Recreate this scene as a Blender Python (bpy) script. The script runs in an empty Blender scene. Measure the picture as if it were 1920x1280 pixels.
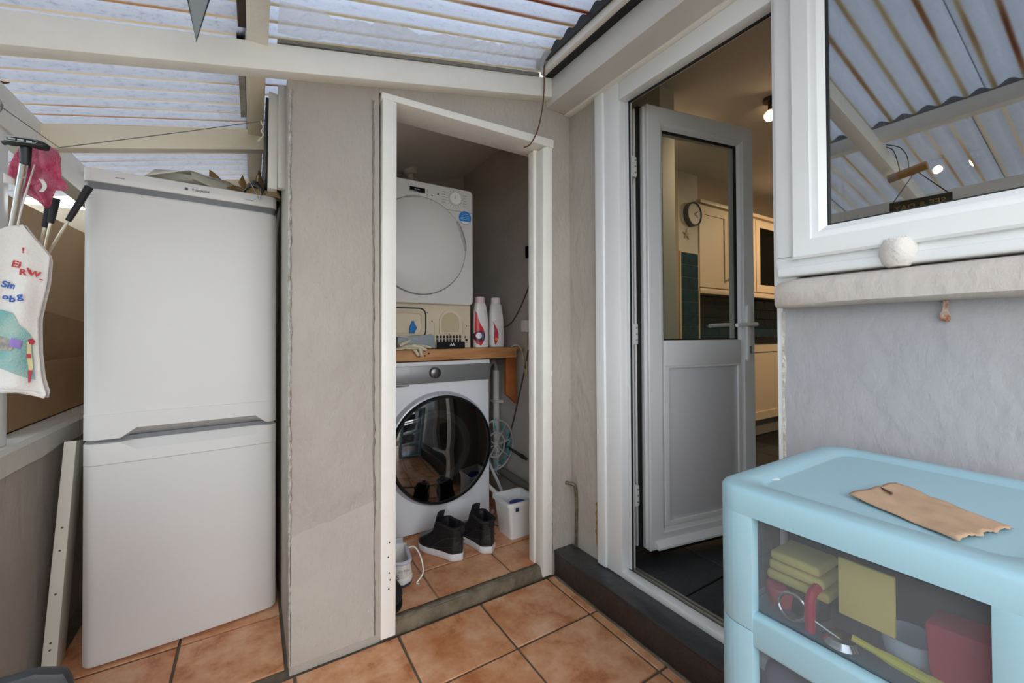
import bpy, bmesh, math, random
from mathutils import Vector, Matrix, noise
R = math.radians
random.seed(7)
SC = bpy.context.scene
COL = SC.collection
sin, cos, pi = math.sin, math.cos, math.pi

# ---------------------------------------------------------------- camera, sky, exposure
cam_d = bpy.data.cameras.new('camera'); cam = bpy.data.objects.new('camera', cam_d); COL.objects.link(cam)
yaw, pit, rol = R(31.85), R(.624), R(-.302)
f = Vector((sin(yaw)*cos(pit), cos(yaw)*cos(pit), sin(pit)))
r0 = Vector((cos(yaw), -sin(yaw), 0)); u0 = r0.cross(f)
rr = cos(rol)*r0 + sin(rol)*u0; uu = -sin(rol)*r0 + cos(rol)*u0
m = Matrix((( rr.x, uu.x, -f.x, 0), (rr.y, uu.y, -f.y, 0), (rr.z, uu.z, -f.z, 1.06), (0, 0, 0, 1)))
cam.matrix_world = m
cam_d.sensor_width = 36; cam_d.lens = 36*780.3/1920
cam_d.shift_y = -(640-619.2)/1920
cam_d.clip_start = .02
SC.camera = cam
SC.view_settings.view_transform = 'Standard'; SC.view_settings.look = 'None'
SC.view_settings.gamma = 1; SC.view_settings.use_curve_mapping = False
SC.view_settings.exposure = 0.64
world = bpy.data.worlds.new('overcast_sky'); SC.world = world; world.use_nodes = True
wn = world.node_tree.nodes; wl = world.node_tree.links; wn.clear()
wo = wn.new('ShaderNodeOutputWorld'); wb = wn.new('ShaderNodeBackground')
wr = wn.new('ShaderNodeValToRGB'); wm = wn.new('ShaderNodeMapRange'); ws = wn.new('ShaderNodeSeparateXYZ'); wt = wn.new('ShaderNodeTexCoord')
wz = wn.new('ShaderNodeTexNoise'); wz.inputs['Scale'].default_value = 2.2; wz.inputs['Detail'].default_value = 4
wx = wn.new('ShaderNodeMix'); wx.data_type = 'RGBA'; wx.inputs[0].default_value = .10
wl.new(wt.outputs['Generated'], ws.inputs[0]); wl.new(wt.outputs['Generated'], wz.inputs['Vector'])
wl.new(ws.outputs['Z'], wm.inputs['Value']); wm.inputs['From Min'].default_value = -.1; wm.inputs['From Max'].default_value = 1
wl.new(wm.outputs[0], wr.inputs[0])
wr.color_ramp.elements[0].color = (.80, .82, .86, 1); wr.color_ramp.elements[1].color = (.93, .96, 1.0, 1)
wl.new(wr.outputs[0], wx.inputs[6]); wl.new(wz.outputs['Fac'], wx.inputs[7]); wl.new(wx.outputs[2], wb.inputs[0])
wb.inputs[1].default_value = 3.4
wl.new(wb.outputs[0], wo.inputs[0])
SC.cycles.diffuse_bounces = 6; SC.cycles.transparent_max_bounces = 16
SC.cycles.sample_clamp_indirect = 6

# ---------------------------------------------------------------- materials
def lin(c):
    c = [int(c[i:i+2], 16)/255 for i in (0, 2, 4)]
    return tuple((v/12.92 if v <= .04045 else ((v+.055)/1.055)**2.4) for v in c)+(1,)
MATS = {}
def mat(name, hexc, rough=.5, metal=0, var=0, vscale=8, bump=0, bscale=60, hex2=None, trans=0, spec=.5, coat=0, emit=None, stretch=None):
    if name in MATS: return MATS[name]
    m = bpy.data.materials.new(name); m.use_nodes = True; N = m.node_tree.nodes; L = m.node_tree.links
    b = N['Principled BSDF']; c = lin(hexc)
    b.inputs['Base Color'].default_value = c; b.inputs['Roughness'].default_value = rough; b.inputs['Metallic'].default_value = metal
    b.inputs['Specular IOR Level'].default_value = spec
    b.inputs['Coat Weight'].default_value = coat
    if trans: b.inputs['Transmission Weight'].default_value = trans
    if emit: b.inputs['Emission Color'].default_value = lin(hexc); b.inputs['Emission Strength'].default_value = emit
    tc = N.new('ShaderNodeTexCoord'); v = tc.outputs['Object']
    if stretch:
        mp = N.new('ShaderNodeMapping'); mp.inputs['Scale'].default_value = stretch; L.new(v, mp.inputs[0]); v = mp.outputs[0]
    if var:
        n = N.new('ShaderNodeTexNoise'); n.inputs['Scale'].default_value = vscale; n.inputs['Detail'].default_value = 6; n.inputs['Roughness'].default_value = .6
        rp = N.new('ShaderNodeMapRange'); rp.inputs['From Min'].default_value = .35; rp.inputs['From Max'].default_value = .65
        mx = N.new('ShaderNodeMix'); mx.data_type = 'RGBA'; mx.inputs[6].default_value = c
        mx.inputs[7].default_value = lin(hex2) if hex2 else tuple(x*(1-var) for x in c[:3])+(1,)
        L.new(v, n.inputs['Vector']); L.new(n.outputs['Fac'], rp.inputs['Value']); L.new(rp.outputs[0], mx.inputs[0]); L.new(mx.outputs[2], b.inputs['Base Color'])
    if bump:
        n2 = N.new('ShaderNodeTexNoise'); n2.inputs['Scale'].default_value = bscale; n2.inputs['Detail'].default_value = 5
        bp = N.new('ShaderNodeBump'); bp.inputs['Strength'].default_value = bump; bp.inputs['Distance'].default_value = .02
        L.new(v, n2.inputs['Vector']); L.new(n2.outputs['Fac'], bp.inputs['Height']); L.new(bp.outputs[0], b.inputs['Normal'])
    MATS[name] = m; return m

def plaster(name, c1, c2, c3='e6e2dc', chip=.72, bs=.24):
    """painted render: soft mottling, trowel relief, small white paint chips"""
    if name in MATS: return MATS[name]
    m = bpy.data.materials.new(name); m.use_nodes = True; N = m.node_tree.nodes; L = m.node_tree.links; b = N['Principled BSDF']
    b.inputs['Roughness'].default_value = .78; b.inputs['Specular IOR Level'].default_value = .25
    tc = N.new('ShaderNodeTexCoord')
    n = N.new('ShaderNodeTexNoise'); n.inputs['Scale'].default_value = 2.2; n.inputs['Detail'].default_value = 4
    n3 = N.new('ShaderNodeTexNoise'); n3.inputs['Scale'].default_value = 26; n3.inputs['Detail'].default_value = 3
    cr = N.new('ShaderNodeMapRange'); cr.inputs['From Min'].default_value = chip; cr.inputs['From Max'].default_value = chip+.015
    rp = N.new('ShaderNodeMapRange'); rp.inputs['From Min'].default_value = .38; rp.inputs['From Max'].default_value = .62
    mx = N.new('ShaderNodeMix'); mx.data_type = 'RGBA'; mx.inputs[6].default_value = lin(c1); mx.inputs[7].default_value = lin(c2)
    m2 = N.new('ShaderNodeMix'); m2.data_type = 'RGBA'; m2.inputs[7].default_value = lin(c3)
    for q in (n, n3): L.new(tc.outputs['Object'], q.inputs['Vector'])
    L.new(n.outputs['Fac'], rp.inputs['Value']); L.new(rp.outputs[0], mx.inputs[0]); L.new(n3.outputs['Fac'], cr.inputs['Value'])
    L.new(cr.outputs[0], m2.inputs[0]); L.new(mx.outputs[2], m2.inputs[6]); L.new(m2.outputs[2], b.inputs['Base Color'])
    mp = N.new('ShaderNodeMapping'); mp.inputs['Scale'].default_value = (1, 1, .6); L.new(tc.outputs['Object'], mp.inputs[0])
    a = N.new('ShaderNodeTexNoise'); a.inputs['Scale'].default_value = 24; a.inputs['Detail'].default_value = 8; a.inputs['Roughness'].default_value = .55
    L.new(mp.outputs[0], a.inputs['Vector'])
    mr = N.new('ShaderNodeMapRange'); mr.inputs['From Min'].default_value = .3; mr.inputs['From Max'].default_value = .62; L.new(a.outputs['Fac'], mr.inputs['Value'])
    bp = N.new('ShaderNodeBump'); bp.inputs['Strength'].default_value = bs; bp.inputs['Distance'].default_value = .010
    L.new(mr.outputs[0], bp.inputs['Height']); L.new(bp.outputs[0], b.inputs['Normal'])
    MATS[name] = m; return m

def tile_mat():
    m = bpy.data.materials.new('terracotta'); m.use_nodes = True; N = m.node_tree.nodes; L = m.node_tree.links; b = N['Principled BSDF']
    tc = N.new('ShaderNodeTexCoord'); g = N.new('ShaderNodeNewGeometry')
    ob = N.new('ShaderNodeObjectInfo'); ad = N.new('ShaderNodeVectorMath'); ad.operation = 'ADD'
    sc = N.new('ShaderNodeVectorMath'); sc.operation = 'SCALE'; sc.inputs[0].default_value = (13, 7, 3)
    L.new(ob.outputs['Random'], sc.inputs['Scale']); L.new(tc.outputs['Object'], ad.inputs[0]); L.new(sc.outputs[0], ad.inputs[1])
    n = N.new('ShaderNodeTexNoise'); n.inputs['Scale'].default_value = 9; n.inputs['Detail'].default_value = 7; n.inputs['Roughness'].default_value = .68; n.inputs['Distortion'].default_value = .15
    L.new(ad.outputs[0], n.inputs['Vector'])
    r = N.new('ShaderNodeValToRGB'); e = r.color_ramp.elements
    e[0].position = .33; e[0].color = lin('ad6a42'); e[1].position = .70; e[1].color = lin('e0b592')
    x = e.new(.45); x.color = lin('cc9067'); x = e.new(.56); x.color = lin('d6a17b')
    L.new(n.outputs['Fac'], r.inputs[0])
    n2 = N.new('ShaderNodeTexNoise'); n2.inputs['Scale'].default_value = 3.5; n2.inputs['Detail'].default_value = 5; L.new(ad.outputs[0], n2.inputs['Vector'])
    r2 = N.new('ShaderNodeMapRange'); r2.inputs['From Min'].default_value = .55; r2.inputs['From Max'].default_value = .7; r2.inputs['To Max'].default_value = .65; L.new(n2.outputs['Fac'], r2.inputs['Value'])
    mx = N.new('ShaderNodeMix'); mx.data_type = 'RGBA'; mx.inputs[7].default_value = lin('b96f40'); L.new(r.outputs[0], mx.inputs[6]); L.new(r2.outputs[0], mx.inputs[0])
    L.new(mx.outputs[2], b.inputs['Base Color'])
    b.inputs['Roughness'].default_value = .38; b.inputs['Specular IOR Level'].default_value = .4
    bp = N.new('ShaderNodeBump'); bp.inputs['Strength'].default_value = .12; bp.inputs['Distance'].default_value = .01; L.new(n.outputs['Fac'], bp.inputs['Height']); L.new(bp.outputs[0], b.inputs['Normal'])
    return m

PITCH, Y0 = .0762, 1.815
def sheet_mat(name, base, speck, edge, stain, amount, clear):
    """translucent corrugated plastic: algae specks, tan dirt in the low troughs"""
    m = bpy.data.materials.new(name); m.use_nodes = True; N = m.node_tree.nodes; L = m.node_tree.links; N.clear()
    out = N.new('ShaderNodeOutputMaterial'); tc = N.new('ShaderNodeTexCoord'); sp = N.new('ShaderNodeSeparateXYZ'); L.new(tc.outputs['Object'], sp.inputs[0])
    def mth(op, a, b=None, c=None):
        q = N.new('ShaderNodeMath'); q.operation = op
        for i, v in enumerate((a, b, c)):
            if v is None: continue
            if isinstance(v, (int, float)): q.inputs[i].default_value = v
            else: L.new(v, q.inputs[i])
        return q.outputs[0]
    ph = mth('FRACT', mth('DIVIDE', mth('SUBTRACT', sp.outputs['Y'], Y0-100*PITCH), PITCH))
    d = mth('MINIMUM', ph, mth('SUBTRACT', 1.0, ph))          # 0 at the trough
    mp = N.new('ShaderNodeMapping'); mp.inputs['Scale'].default_value = (1.3, 14, 1); L.new(tc.outputs['Object'], mp.inputs[0])
    n = N.new('ShaderNodeTexNoise'); n.inputs['Scale'].default_value = 2.0; n.inputs['Detail'].default_value = 8; n.inputs['Roughness'].default_value = .7; L.new(mp.outputs[0], n.inputs['Vector'])
    wv = mth('MULTIPLY_ADD', n.outputs['Fac'], amount*.5, -amount*.25)
    st = N.new('ShaderNodeMapRange'); L.new(mth('SUBTRACT', d, wv), st.inputs['Value']); st.inputs['From Min'].default_value = .02+.1*amount; st.inputs['From Max'].default_value = .07+.35*amount; st.inputs['To Min'].default_value = 1; st.inputs['To Max'].default_value = 0
    m2 = N.new('ShaderNodeMapping'); m2.inputs['Scale'].default_value = (30, 85, 30); L.new(tc.outputs['Object'], m2.inputs[0])
    n2 = N.new('ShaderNodeTexNoise'); n2.inputs['Scale'].default_value = 1.6; n2.inputs['Detail'].default_value = 6; n2.inputs['Roughness'].default_value = .75; L.new(m2.outputs[0], n2.inputs['Vector'])
    s2 = N.new('ShaderNodeMapRange'); L.new(n2.outputs['Fac'], s2.inputs['Value']); s2.inputs['From Min'].default_value = .52; s2.inputs['From Max'].default_value = .72; s2.inputs['To Max'].default_value = .75
    a = N.new('ShaderNodeMix'); a.data_type = 'RGBA'; a.inputs[6].default_value = lin(base); a.inputs[7].default_value = lin(speck); L.new(s2.outputs[0], a.inputs[0])
    # heavier rust brown only where the slow noise is high
    n4 = N.new('ShaderNodeTexNoise'); n4.inputs['Scale'].default_value = 1.0; m4 = N.new('ShaderNodeMapping'); m4.inputs['Scale'].default_value = (1.0, 7, 1); m4.inputs['Location'].default_value = (3, 2.6, 0); L.new(tc.outputs['Object'], m4.inputs[0]); L.new(m4.outputs[0], n4.inputs['Vector'])
    s4 = N.new('ShaderNodeMapRange'); L.new(n4.outputs['Fac'], s4.inputs['Value']); s4.inputs['From Min'].default_value = .5; s4.inputs['From Max'].default_value = .62
    ec = N.new('ShaderNodeMix'); ec.data_type = 'RGBA'; ec.inputs[6].default_value = lin(edge); ec.inputs[7].default_value = lin(stain); L.new(s4.outputs[0], ec.inputs[0])
    c = N.new('ShaderNodeMix'); c.data_type = 'RGBA'; L.new(st.outputs[0], c.inputs[0]); L.new(a.outputs[2], c.inputs[6]); L.new(ec.outputs[2], c.inputs[7])
    tr = N.new('ShaderNodeBsdfTranslucent'); df = N.new('ShaderNodeBsdfDiffuse'); L.new(c.outputs[2], tr.inputs[0]); L.new(c.outputs[2], df.inputs[0])
    tp = N.new('ShaderNodeBsdfTransparent'); tp.inputs[0].default_value = lin('e6ebf2')
    x1 = N.new('ShaderNodeMixShader'); x1.inputs[0].default_value = .30; L.new(tr.outputs[0], x1.inputs[1]); L.new(df.outputs[0], x1.inputs[2])
    x2 = N.new('ShaderNodeMixShader'); L.new(x1.outputs[0], x2.inputs[1]); L.new(tp.outputs[0], x2.inputs[2])
    L.new(mth('MULTIPLY', mth('SUBTRACT', 1.0, st.outputs[0]), clear), x2.inputs[0])
    gl = N.new('ShaderNodeBsdfGlossy'); gl.inputs['Roughness'].default_value = .25; x3 = N.new('ShaderNodeMixShader'); x3.inputs[0].default_value = .05
    L.new(x2.outputs[0], x3.inputs[1]); L.new(gl.outputs[0], x3.inputs[2]); L.new(x3.outputs[0], out.inputs[0])
    return m

def glass_mat(name, tint='e8eef0', refl=1.5, rough=0.0, diff=0, base=.0):
    """pane: fresnel mirror over a tinted see-through layer"""
    m = bpy.data.materials.new(name); m.use_nodes = True; N = m.node_tree.nodes; L = m.node_tree.links; N.clear()
    out = N.new('ShaderNodeOutputMaterial'); ge = N.new('ShaderNodeNewGeometry'); dt = N.new('ShaderNodeVectorMath'); dt.operation = 'DOT_PRODUCT'
    L.new(ge.outputs['Normal'], dt.inputs[0]); L.new(ge.outputs['Incoming'], dt.inputs[1])
    def mt(op, a, b):
        q = N.new('ShaderNodeMath'); q.operation = op
        for i, v in enumerate((a, b)):
            if isinstance(v, (int, float)): q.inputs[i].default_value = v
            elif v is not None: L.new(v, q.inputs[i])
        return q.outputs[0]
    f0 = ((refl-1)/(refl+1))**2
    sch = mt('ADD', mt('MULTIPLY', mt('POWER', mt('SUBTRACT', 1.0, mt('ABSOLUTE', dt.outputs['Value'], None)), 5.0), 1-f0), f0)
    tp = N.new('ShaderNodeBsdfTransparent'); tp.inputs[0].default_value = lin(tint)
    gl = N.new('ShaderNodeBsdfGlossy'); gl.inputs['Roughness'].default_value = rough
    cur = tp.outputs[0]
    if diff:
        dd = N.new('ShaderNodeBsdfDiffuse'); dd.inputs[0].default_value = lin('e6e9ec'); mm = N.new('ShaderNodeMixShader'); mm.inputs[0].default_value = diff
        L.new(cur, mm.inputs[1]); L.new(dd.outputs[0], mm.inputs[2]); cur = mm.outputs[0]
    ma = N.new('ShaderNodeMath'); ma.operation = 'ADD'; ma.use_clamp = True; ma.inputs[1].default_value = base; L.new(sch, ma.inputs[0])
    x = N.new('ShaderNodeMixShader'); L.new(ma.outputs[0], x.inputs[0]); L.new(cur, x.inputs[1]); L.new(gl.outputs[0], x.inputs[2]); L.new(x.outputs[0], out.inputs[0])
    MATS[name] = m; return m

UPVC = mat('white_upvc', 'eceeee', .28, spec=.45, var=.03, vscale=3)
WOODW = mat('white_painted_wood', 'f7f4ec', .5, var=.05, vscale=5, bump=.25, bscale=16, stretch=(1, 1, 1))
WOODC = mat('cream_painted_wood', 'f6ead2', .5, var=.06, vscale=4, bump=.2, bscale=16)
WALLM = plaster('warm_grey_plaster', 'b8b1a6', 'afa69d', chip=.77, bs=.42)
WALLR = plaster('cool_grey_plaster', 'acabad', 'a5a5a9', chip=.77, bs=.22)
WALLC = plaster('closet_grey_plaster', 'cdc5bd', 'c5bdb5', chip=.8)
WALLL = plaster('low_wall_plaster', 'b4aca3', 'a59d94', chip=.8)
CEILM = mat('closet_ceiling_paint', 'ece6df', .8, var=.05, vscale=4)
TILE = tile_mat()
GROUT = mat('dark_grout', '6e6354', .9, var=.3, vscale=30, bump=.3)
GROUTL = mat('light_grout', 'a08a72', .9, var=.3, vscale=30, bump=.3)
CONC = mat('grey_brown_concrete', '5f5341', .9, var=.35, vscale=18, bump=.6, bscale=45, hex2='7d7261')
BLACKP = mat('black_step_paint', '37373a', .32, var=.2, vscale=9, bump=.12, bscale=30)
BLACKP2 = mat('dark_brown_step_side', '3d3430', .5, var=.3, vscale=14, bump=.3, bscale=30)
APPL = mat('white_appliance', 'dbd9d6', .3, var=.03, vscale=2, spec=.45)
APPL2 = mat('cool_white_appliance', 'e2e5ea', .25, spec=.5)
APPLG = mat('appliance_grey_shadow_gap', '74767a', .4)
BEIGE = mat('beige_plastic', 'd9cbb2', .45, var=.04)
BLACK = mat('black_rubber', '151517', .55)
BLACKG = mat('black_gloss', '0d0e10', .12)
PANELG = mat('brushed_grey_panel', '8b8d8e', .35, metal=.35, var=.06, vscale=3)
CHROME = mat('chrome', 'c9cbcd', .2, metal=1)
WOOD = mat('knotty_pine', 'c99a68', .55, var=.3, vscale=5, hex2='a8703f', bump=.2, stretch=(.6, 4, 4))
WOODO = mat('orange_stained_wood', 'b56f35', .5, var=.5, vscale=6, hex2='8f4f22', bump=.2)
CARD = mat('brown_cardboard', 'b08d66', .85, var=.12, vscale=4)
CARDD = mat('dark_cardboard', '8c6b48', .85, var=.12, vscale=4)
BLUE = mat('pale_blue_plastic', '9cc0cd', .36, spec=.45, var=.03, vscale=3)
WHITEP = mat('white_plastic', 'ecebe8', .35)
GREYP = mat('grey_plastic', '8c8e8e', .45)
SEAL = mat('black_seal', '121315', .5)
LED = mat('lamp_glow', 'ffd9a8', .4, emit=14)
KWALL = mat('kitchen_cream_wall', 'd6cdb8', .8, var=.03)
KCEIL = mat('kitchen_ceiling', 'e2dcd6', .85, var=.05, vscale=2)
CAB = mat('cream_cabinet_paint', 'e0cba8', .45)
TEAL = mat('teal_glazed_tile', '173f4a', .12, var=.2, vscale=5, coat=.5)
GROUTC = mat('cream_grout', 'c9b289', .8)
SLATE = mat('dark_slate_tile', '2f3338', .4, var=.25, vscale=8, bump=.15)
WORKTOP = mat('dark_worktop', '1c1b1b', .25, var=.2, vscale=30)
FOAM = mat('orange_expanding_foam', 'c9a566', .9, var=.25, vscale=30, bump=.8, bscale=60, hex2='a88348')
RUST = mat('rust', '9a5a32', .9, var=.5, vscale=60, hex2='d8d0c4', bump=.5)
RUSTR = mat('cable_rust_brown', '6a4436', .7, var=.3, vscale=50)

# ---------------------------------------------------------------- mesh helpers
class MB:
    def __init__(s): s.bm = bmesh.new()
    def add(s, verts, faces, mi=0):
        vs = [s.bm.verts.new(v) for v in verts]
        for q in faces:
            try: fc = s.bm.faces.new([vs[i] for i in q]); fc.material_index = mi
            except ValueError: pass
        return vs
    def box(s, a, b, bev=0, seg=2, M=None, mi=0):
        x0, y0, z0 = a; x1, y1, z1 = b
        t = bmesh.new()
        vs = [t.verts.new(v) for v in ((x0,y0,z0),(x1,y0,z0),(x1,y1,z0),(x0,y1,z0),(x0,y0,z1),(x1,y0,z1),(x1,y1,z1),(x0,y1,z1))]
        for q in ((3,2,1,0),(4,5,6,7),(0,1,5,4),(1,2,6,5),(2,3,7,6),(3,0,4,7)): t.faces.new([vs[i] for i in q])
        bmesh.ops.recalc_face_normals(t, faces=t.faces)
        if bev: bmesh.ops.bevel(t, geom=t.edges[:], offset=bev, segments=seg, profile=.5, affect='EDGES')
        s._merge(t, M, mi); return s
    def _merge(s, t, M=None, mi=0):
        if M is not None: t.transform(M)
        t.verts.index_update(); vs = [s.bm.verts.new(v.co) for v in t.verts]
        for fc in t.faces:
            try: q = s.bm.faces.new([vs[v.index] for v in fc.verts]); q.material_index = mi
            except ValueError: pass
        t.free()
    def cyl(s, p0, p1, ra, rb=None, n=16, cap=True, mi=0):
        rb = ra if rb is None else rb; p0 = Vector(p0); p1 = Vector(p1); d = (p1-p0).normalized()
        a = d.orthogonal().normalized(); b = d.cross(a); V = []
        for p, q in ((p0, ra), (p1, rb)):
            for i in range(n):
                t = 2*pi*i/n; V.append(p+(a*cos(t)+b*sin(t))*q)
        F = [(i, (i+1) % n, n+(i+1) % n, n+i) for i in range(n)]
        if cap: F += [tuple(range(n))[::-1], tuple(range(n, 2*n))]
        s.add(V, F, mi); return s
    def lathe(s, prof, c=(0,0,0), ax='z', n=32, mi=0, cap=False):
        V = []; F = []; k = len(prof)
        for i in range(n):
            t = 2*pi*i/n
            for (q, h) in prof:
                x, y, z = q*cos(t), q*sin(t), h
                if ax == 'y': x, y, z = q*cos(t), -h, q*sin(t)     # h grows towards -y
                if ax == 'x': x, y, z = h, q*cos(t), q*sin(t)
                V.append((c[0]+x, c[1]+y, c[2]+z))
        for i in range(n):
            j = (i+1) % n
            for a in range(k-1): F.append((i*k+a, j*k+a, j*k+a+1, i*k+a+1))
        if cap: F.append(tuple(i*k for i in range(n))[::-1]); F.append(tuple(i*k+k-1 for i in range(n)))
        s.add(V, F, mi); return s
    def tube(s, pts, r, n=8, mi=0, closed=False, sm=0):
        P = [Vector(p) for p in pts]
        if sm:
            Q = []
            for i in range(len(P)-1):
                a = P[max(i-1, 0)]; b = P[i]; c = P[i+1]; d = P[min(i+2, len(P)-1)]
                for k in range(sm):
                    t = k/sm; Q.append(.5*((2*b)+(c-a)*t+(2*a-5*b+4*c-d)*t*t+(3*b-a-3*c+d)*t**3))
            Q.append(P[-1]); P = Q
        V = []; F = []; up = None; m_ = len(P)
        for i, p in enumerate(P):
            if closed: d = P[(i+1) % m_]-P[i-1]
            else: d = P[min(i+1, m_-1)]-P[max(i-1, 0)]
            d.normalize()
            if up is None: up = d.orthogonal().normalized()
            up = (up-d*up.dot(d)).normalized(); b = d.cross(up)
            q = r[i*(len(r)-1)//(m_-1)] if isinstance(r, (list, tuple)) else r
            for k in range(n): t = 2*pi*k/n; V.append(p+(up*cos(t)+b*sin(t))*q)
        for i in range(m_ if closed else m_-1):
            j = (i+1) % m_
            for k in range(n): F.append((i*n+k, i*n+(k+1) % n, j*n+(k+1) % n, j*n+k))
        if not closed: F += [tuple(range(n))[::-1], tuple(range((m_-1)*n, m_*n))]
        s.add(V, F, mi); return s
    def prism(s, poly, d0, d1, ax='y', bev=0, mi=0, M=None):
        """extrude 2-D polygon; ax='y': (x,z) from y=d0 to d1; 'x': (y,z); 'z': (x,y)"""
        t = bmesh.new(); mk = {'y': lambda p, d: (p[0], d, p[1]), 'x': lambda p, d: (d, p[0], p[1]), 'z': lambda p, d: (p[0], p[1], d)}[ax]
        a = [t.verts.new(mk(p, d0)) for p in poly]; b = [t.verts.new(mk(p, d1)) for p in poly]; n = len(poly)
        t.faces.new(a); t.faces.new(b[::-1])
        for i in range(n): t.faces.new((a[i], b[i], b[(i+1) % n], a[(i+1) % n]))
        bmesh.ops.recalc_face_normals(t, faces=t.faces)
        if bev: bmesh.ops.bevel(t, geom=t.edges[:], offset=bev, segments=2, profile=.5, affect='EDGES')
        s._merge(t, M, mi); return s
    def grid(s, fn, nu, nv, mi=0):
        V = [fn(i/nu, j/nv) for j in range(nv+1) for i in range(nu+1)]
        s.add(V, [(j*(nu+1)+i, j*(nu+1)+i+1, (j+1)*(nu+1)+i+1, (j+1)*(nu+1)+i) for j in range(nv) for i in range(nu)], mi); return s

def inv(p):
    l = Vector((0, 0, 0))
    while p is not None: l += p.location; p = p.parent
    return l
def obj(name, mb, mats, parent=None, local=False, smooth=True, angle=38, solid=0, props=None, recalc=True):
    me = bpy.data.meshes.new(name)
    if parent is not None and not local: bmesh.ops.translate(mb.bm, verts=mb.bm.verts, vec=-inv(parent))
    if recalc: bmesh.ops.recalc_face_normals(mb.bm, faces=mb.bm.faces)
    mb.bm.to_mesh(me); mb.bm.free()
    for q in (mats if isinstance(mats, (list, tuple)) else [mats]): me.materials.append(q)
    if smooth:
        me.polygons.foreach_set('use_smooth', [True]*len(me.polygons)); me.set_sharp_from_angle(angle=R(angle))
    o = bpy.data.objects.new(name, me); COL.objects.link(o)
    if parent is not None: o.parent = parent
    if solid: md = o.modifiers.new('thickness', 'SOLIDIFY'); md.thickness = solid; md.offset = 0
    if props: 
        for k, v in props.items(): o[k] = v
    return o
def struct(name, mb, mats, parent=None, **k):
    o = obj(name, mb, mats, parent, **k)
    if parent is None: o['kind'] = 'structure'
    return o
def tag(o, label, cat, group=None):
    o['label'] = label; o['category'] = cat
    if group: o['group'] = group
    return o
def thing(name, label, cat, loc=(0, 0, 0), rz=0, group=None):
    o = bpy.data.objects.new(name, None); COL.objects.link(o); o.location = loc; o.rotation_euler = (0, 0, rz)
    o.empty_display_size = .05
    return tag(o, label, cat, group)
def sempty(name, loc=(0, 0, 0)):
    o = bpy.data.objects.new(name, None); COL.objects.link(o); o.location = loc; o['kind'] = 'structure'; return o
def text(name, body, size, origin, right, up, m, parent=None, ext=.0004, local=False, align='CENTER', bold=0):
    """lettering as a thin mesh lying in the plane (right, up)"""
    c = bpy.data.curves.new('t', 'FONT'); c.body = body; c.size = size; c.extrude = ext; c.align_x = align; c.align_y = 'CENTER'; c.offset = bold; c.resolution_u = 3
    t = bpy.data.objects.new('t', c); me = bpy.data.meshes.new_from_object(t)
    rt = Vector(right).normalized(); up = Vector(up).normalized(); n = rt.cross(up)
    o3 = Vector(origin) - (inv(parent) if parent is not None and not local else Vector((0, 0, 0)))
    me.transform(Matrix(((rt.x, up.x, n.x, o3.x), (rt.y, up.y, n.y, o3.y), (rt.z, up.z, n.z, o3.z), (0, 0, 0, 1))))
    me.materials.clear(); me.materials.append(m); bpy.data.objects.remove(t); bpy.data.curves.remove(c)
    o = bpy.data.objects.new(name, me); COL.objects.link(o); o.parent = parent
    return o
def rrect(x0, x1, z0, z1, r, n=5):
    P = []
    for cx, cz, a in ((x1-r, z1-r, 0), (x0+r, z1-r, 90), (x0+r, z0+r, 180), (x1-r, z0+r, 270)):
        for i in range(n+1): t = R(a+90*i/n); P.append((cx+r*cos(t), cz+r*sin(t)))
    return P
def nz(x, y, z=0, s=1): return noise.noise(Vector((x*s, y*s, z*s)))
def ring(mb, outer, inner, d0, d1, ax='y', mi=0):
    """flat ring between two outlines of equal length, extruded"""
    mk = {'y': lambda p, d: (p[0], d, p[1]), 'x': lambda p, d: (d, p[0], p[1]), 'z': lambda p, d: (p[0], p[1], d)}[ax]
    n = len(outer); V = [mk(p, d) for d in (d0, d1) for L_ in (outer, inner) for p in L_]
    F = []
    for i in range(n):
        j = (i+1) % n
        F += [(i, j, n+j, n+i), (2*n+i, 3*n+i, 3*n+j, 2*n+j), (i, 2*n+i, 2*n+j, j), (n+i, n+j, 3*n+j, 3*n+i)]
    mb.add(V, F, mi); return mb
def circ(cx, cz, r, n=48): return [(cx+r*cos(2*pi*i/n), cz+r*sin(2*pi*i/n)) for i in range(n)]
def rectp(x0, x1, z0, z1): return [(x0, z0), (x1, z0), (x1, z1), (x0, z1)]

WY = 1.479        # front plane of the back wall
RX = 1.235        # face of the house wall
def roofz(x): return 1.99+.228*x
def beamtop(x): return 1.93+.222*x

# ================================================================ SETTING: floors
fl = sempty('floor')
struct('floor_base', MB().box((-1.0, -1.6, -.08), (1.30, 3.05, -.004)), GROUT, fl)
def tiles(parent, xs, ys, z, x_lim, y_lim, gap=.004, h=.006):
    cache = {}
    for i in range(len(xs)-1):
        for j in range(len(ys)-1):
            x0, x1, y0, y1 = max(xs[i]+gap, x_lim[0]), min(xs[i+1]-gap, x_lim[1]), max(ys[j]+gap, y_lim[0]), min(ys[j+1]-gap, y_lim[1])
            if x1-x0 < .01 or y1-y0 < .01: continue
            w, d = round(x1-x0, 4), round(y1-y0, 4)
            if (w, d) not in cache:
                mb = MB().box((-w/2, -d/2, -h), (w/2, d/2, 0), .0018, 1); o = obj('tile', mb, TILE, parent, local=True); cache[(w, d)] = o.data
            else:
                o = bpy.data.objects.new('tile', cache[(w, d)]); COL.objects.link(o); o.parent = parent
            o.location = ((x0+x1)/2-inv(parent).x, (y0+y1)/2-inv(parent).y, z+random.uniform(-.0008, .0008)-inv(parent).z)
xs = [.110+.325*k for k in range(-3, 5)]; ys = [1.197+.318*k for k in range(-6, 1)]
tiles(fl, xs, ys, .002, (-.575, 1.128), (-1.0, WY+.0))
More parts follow.
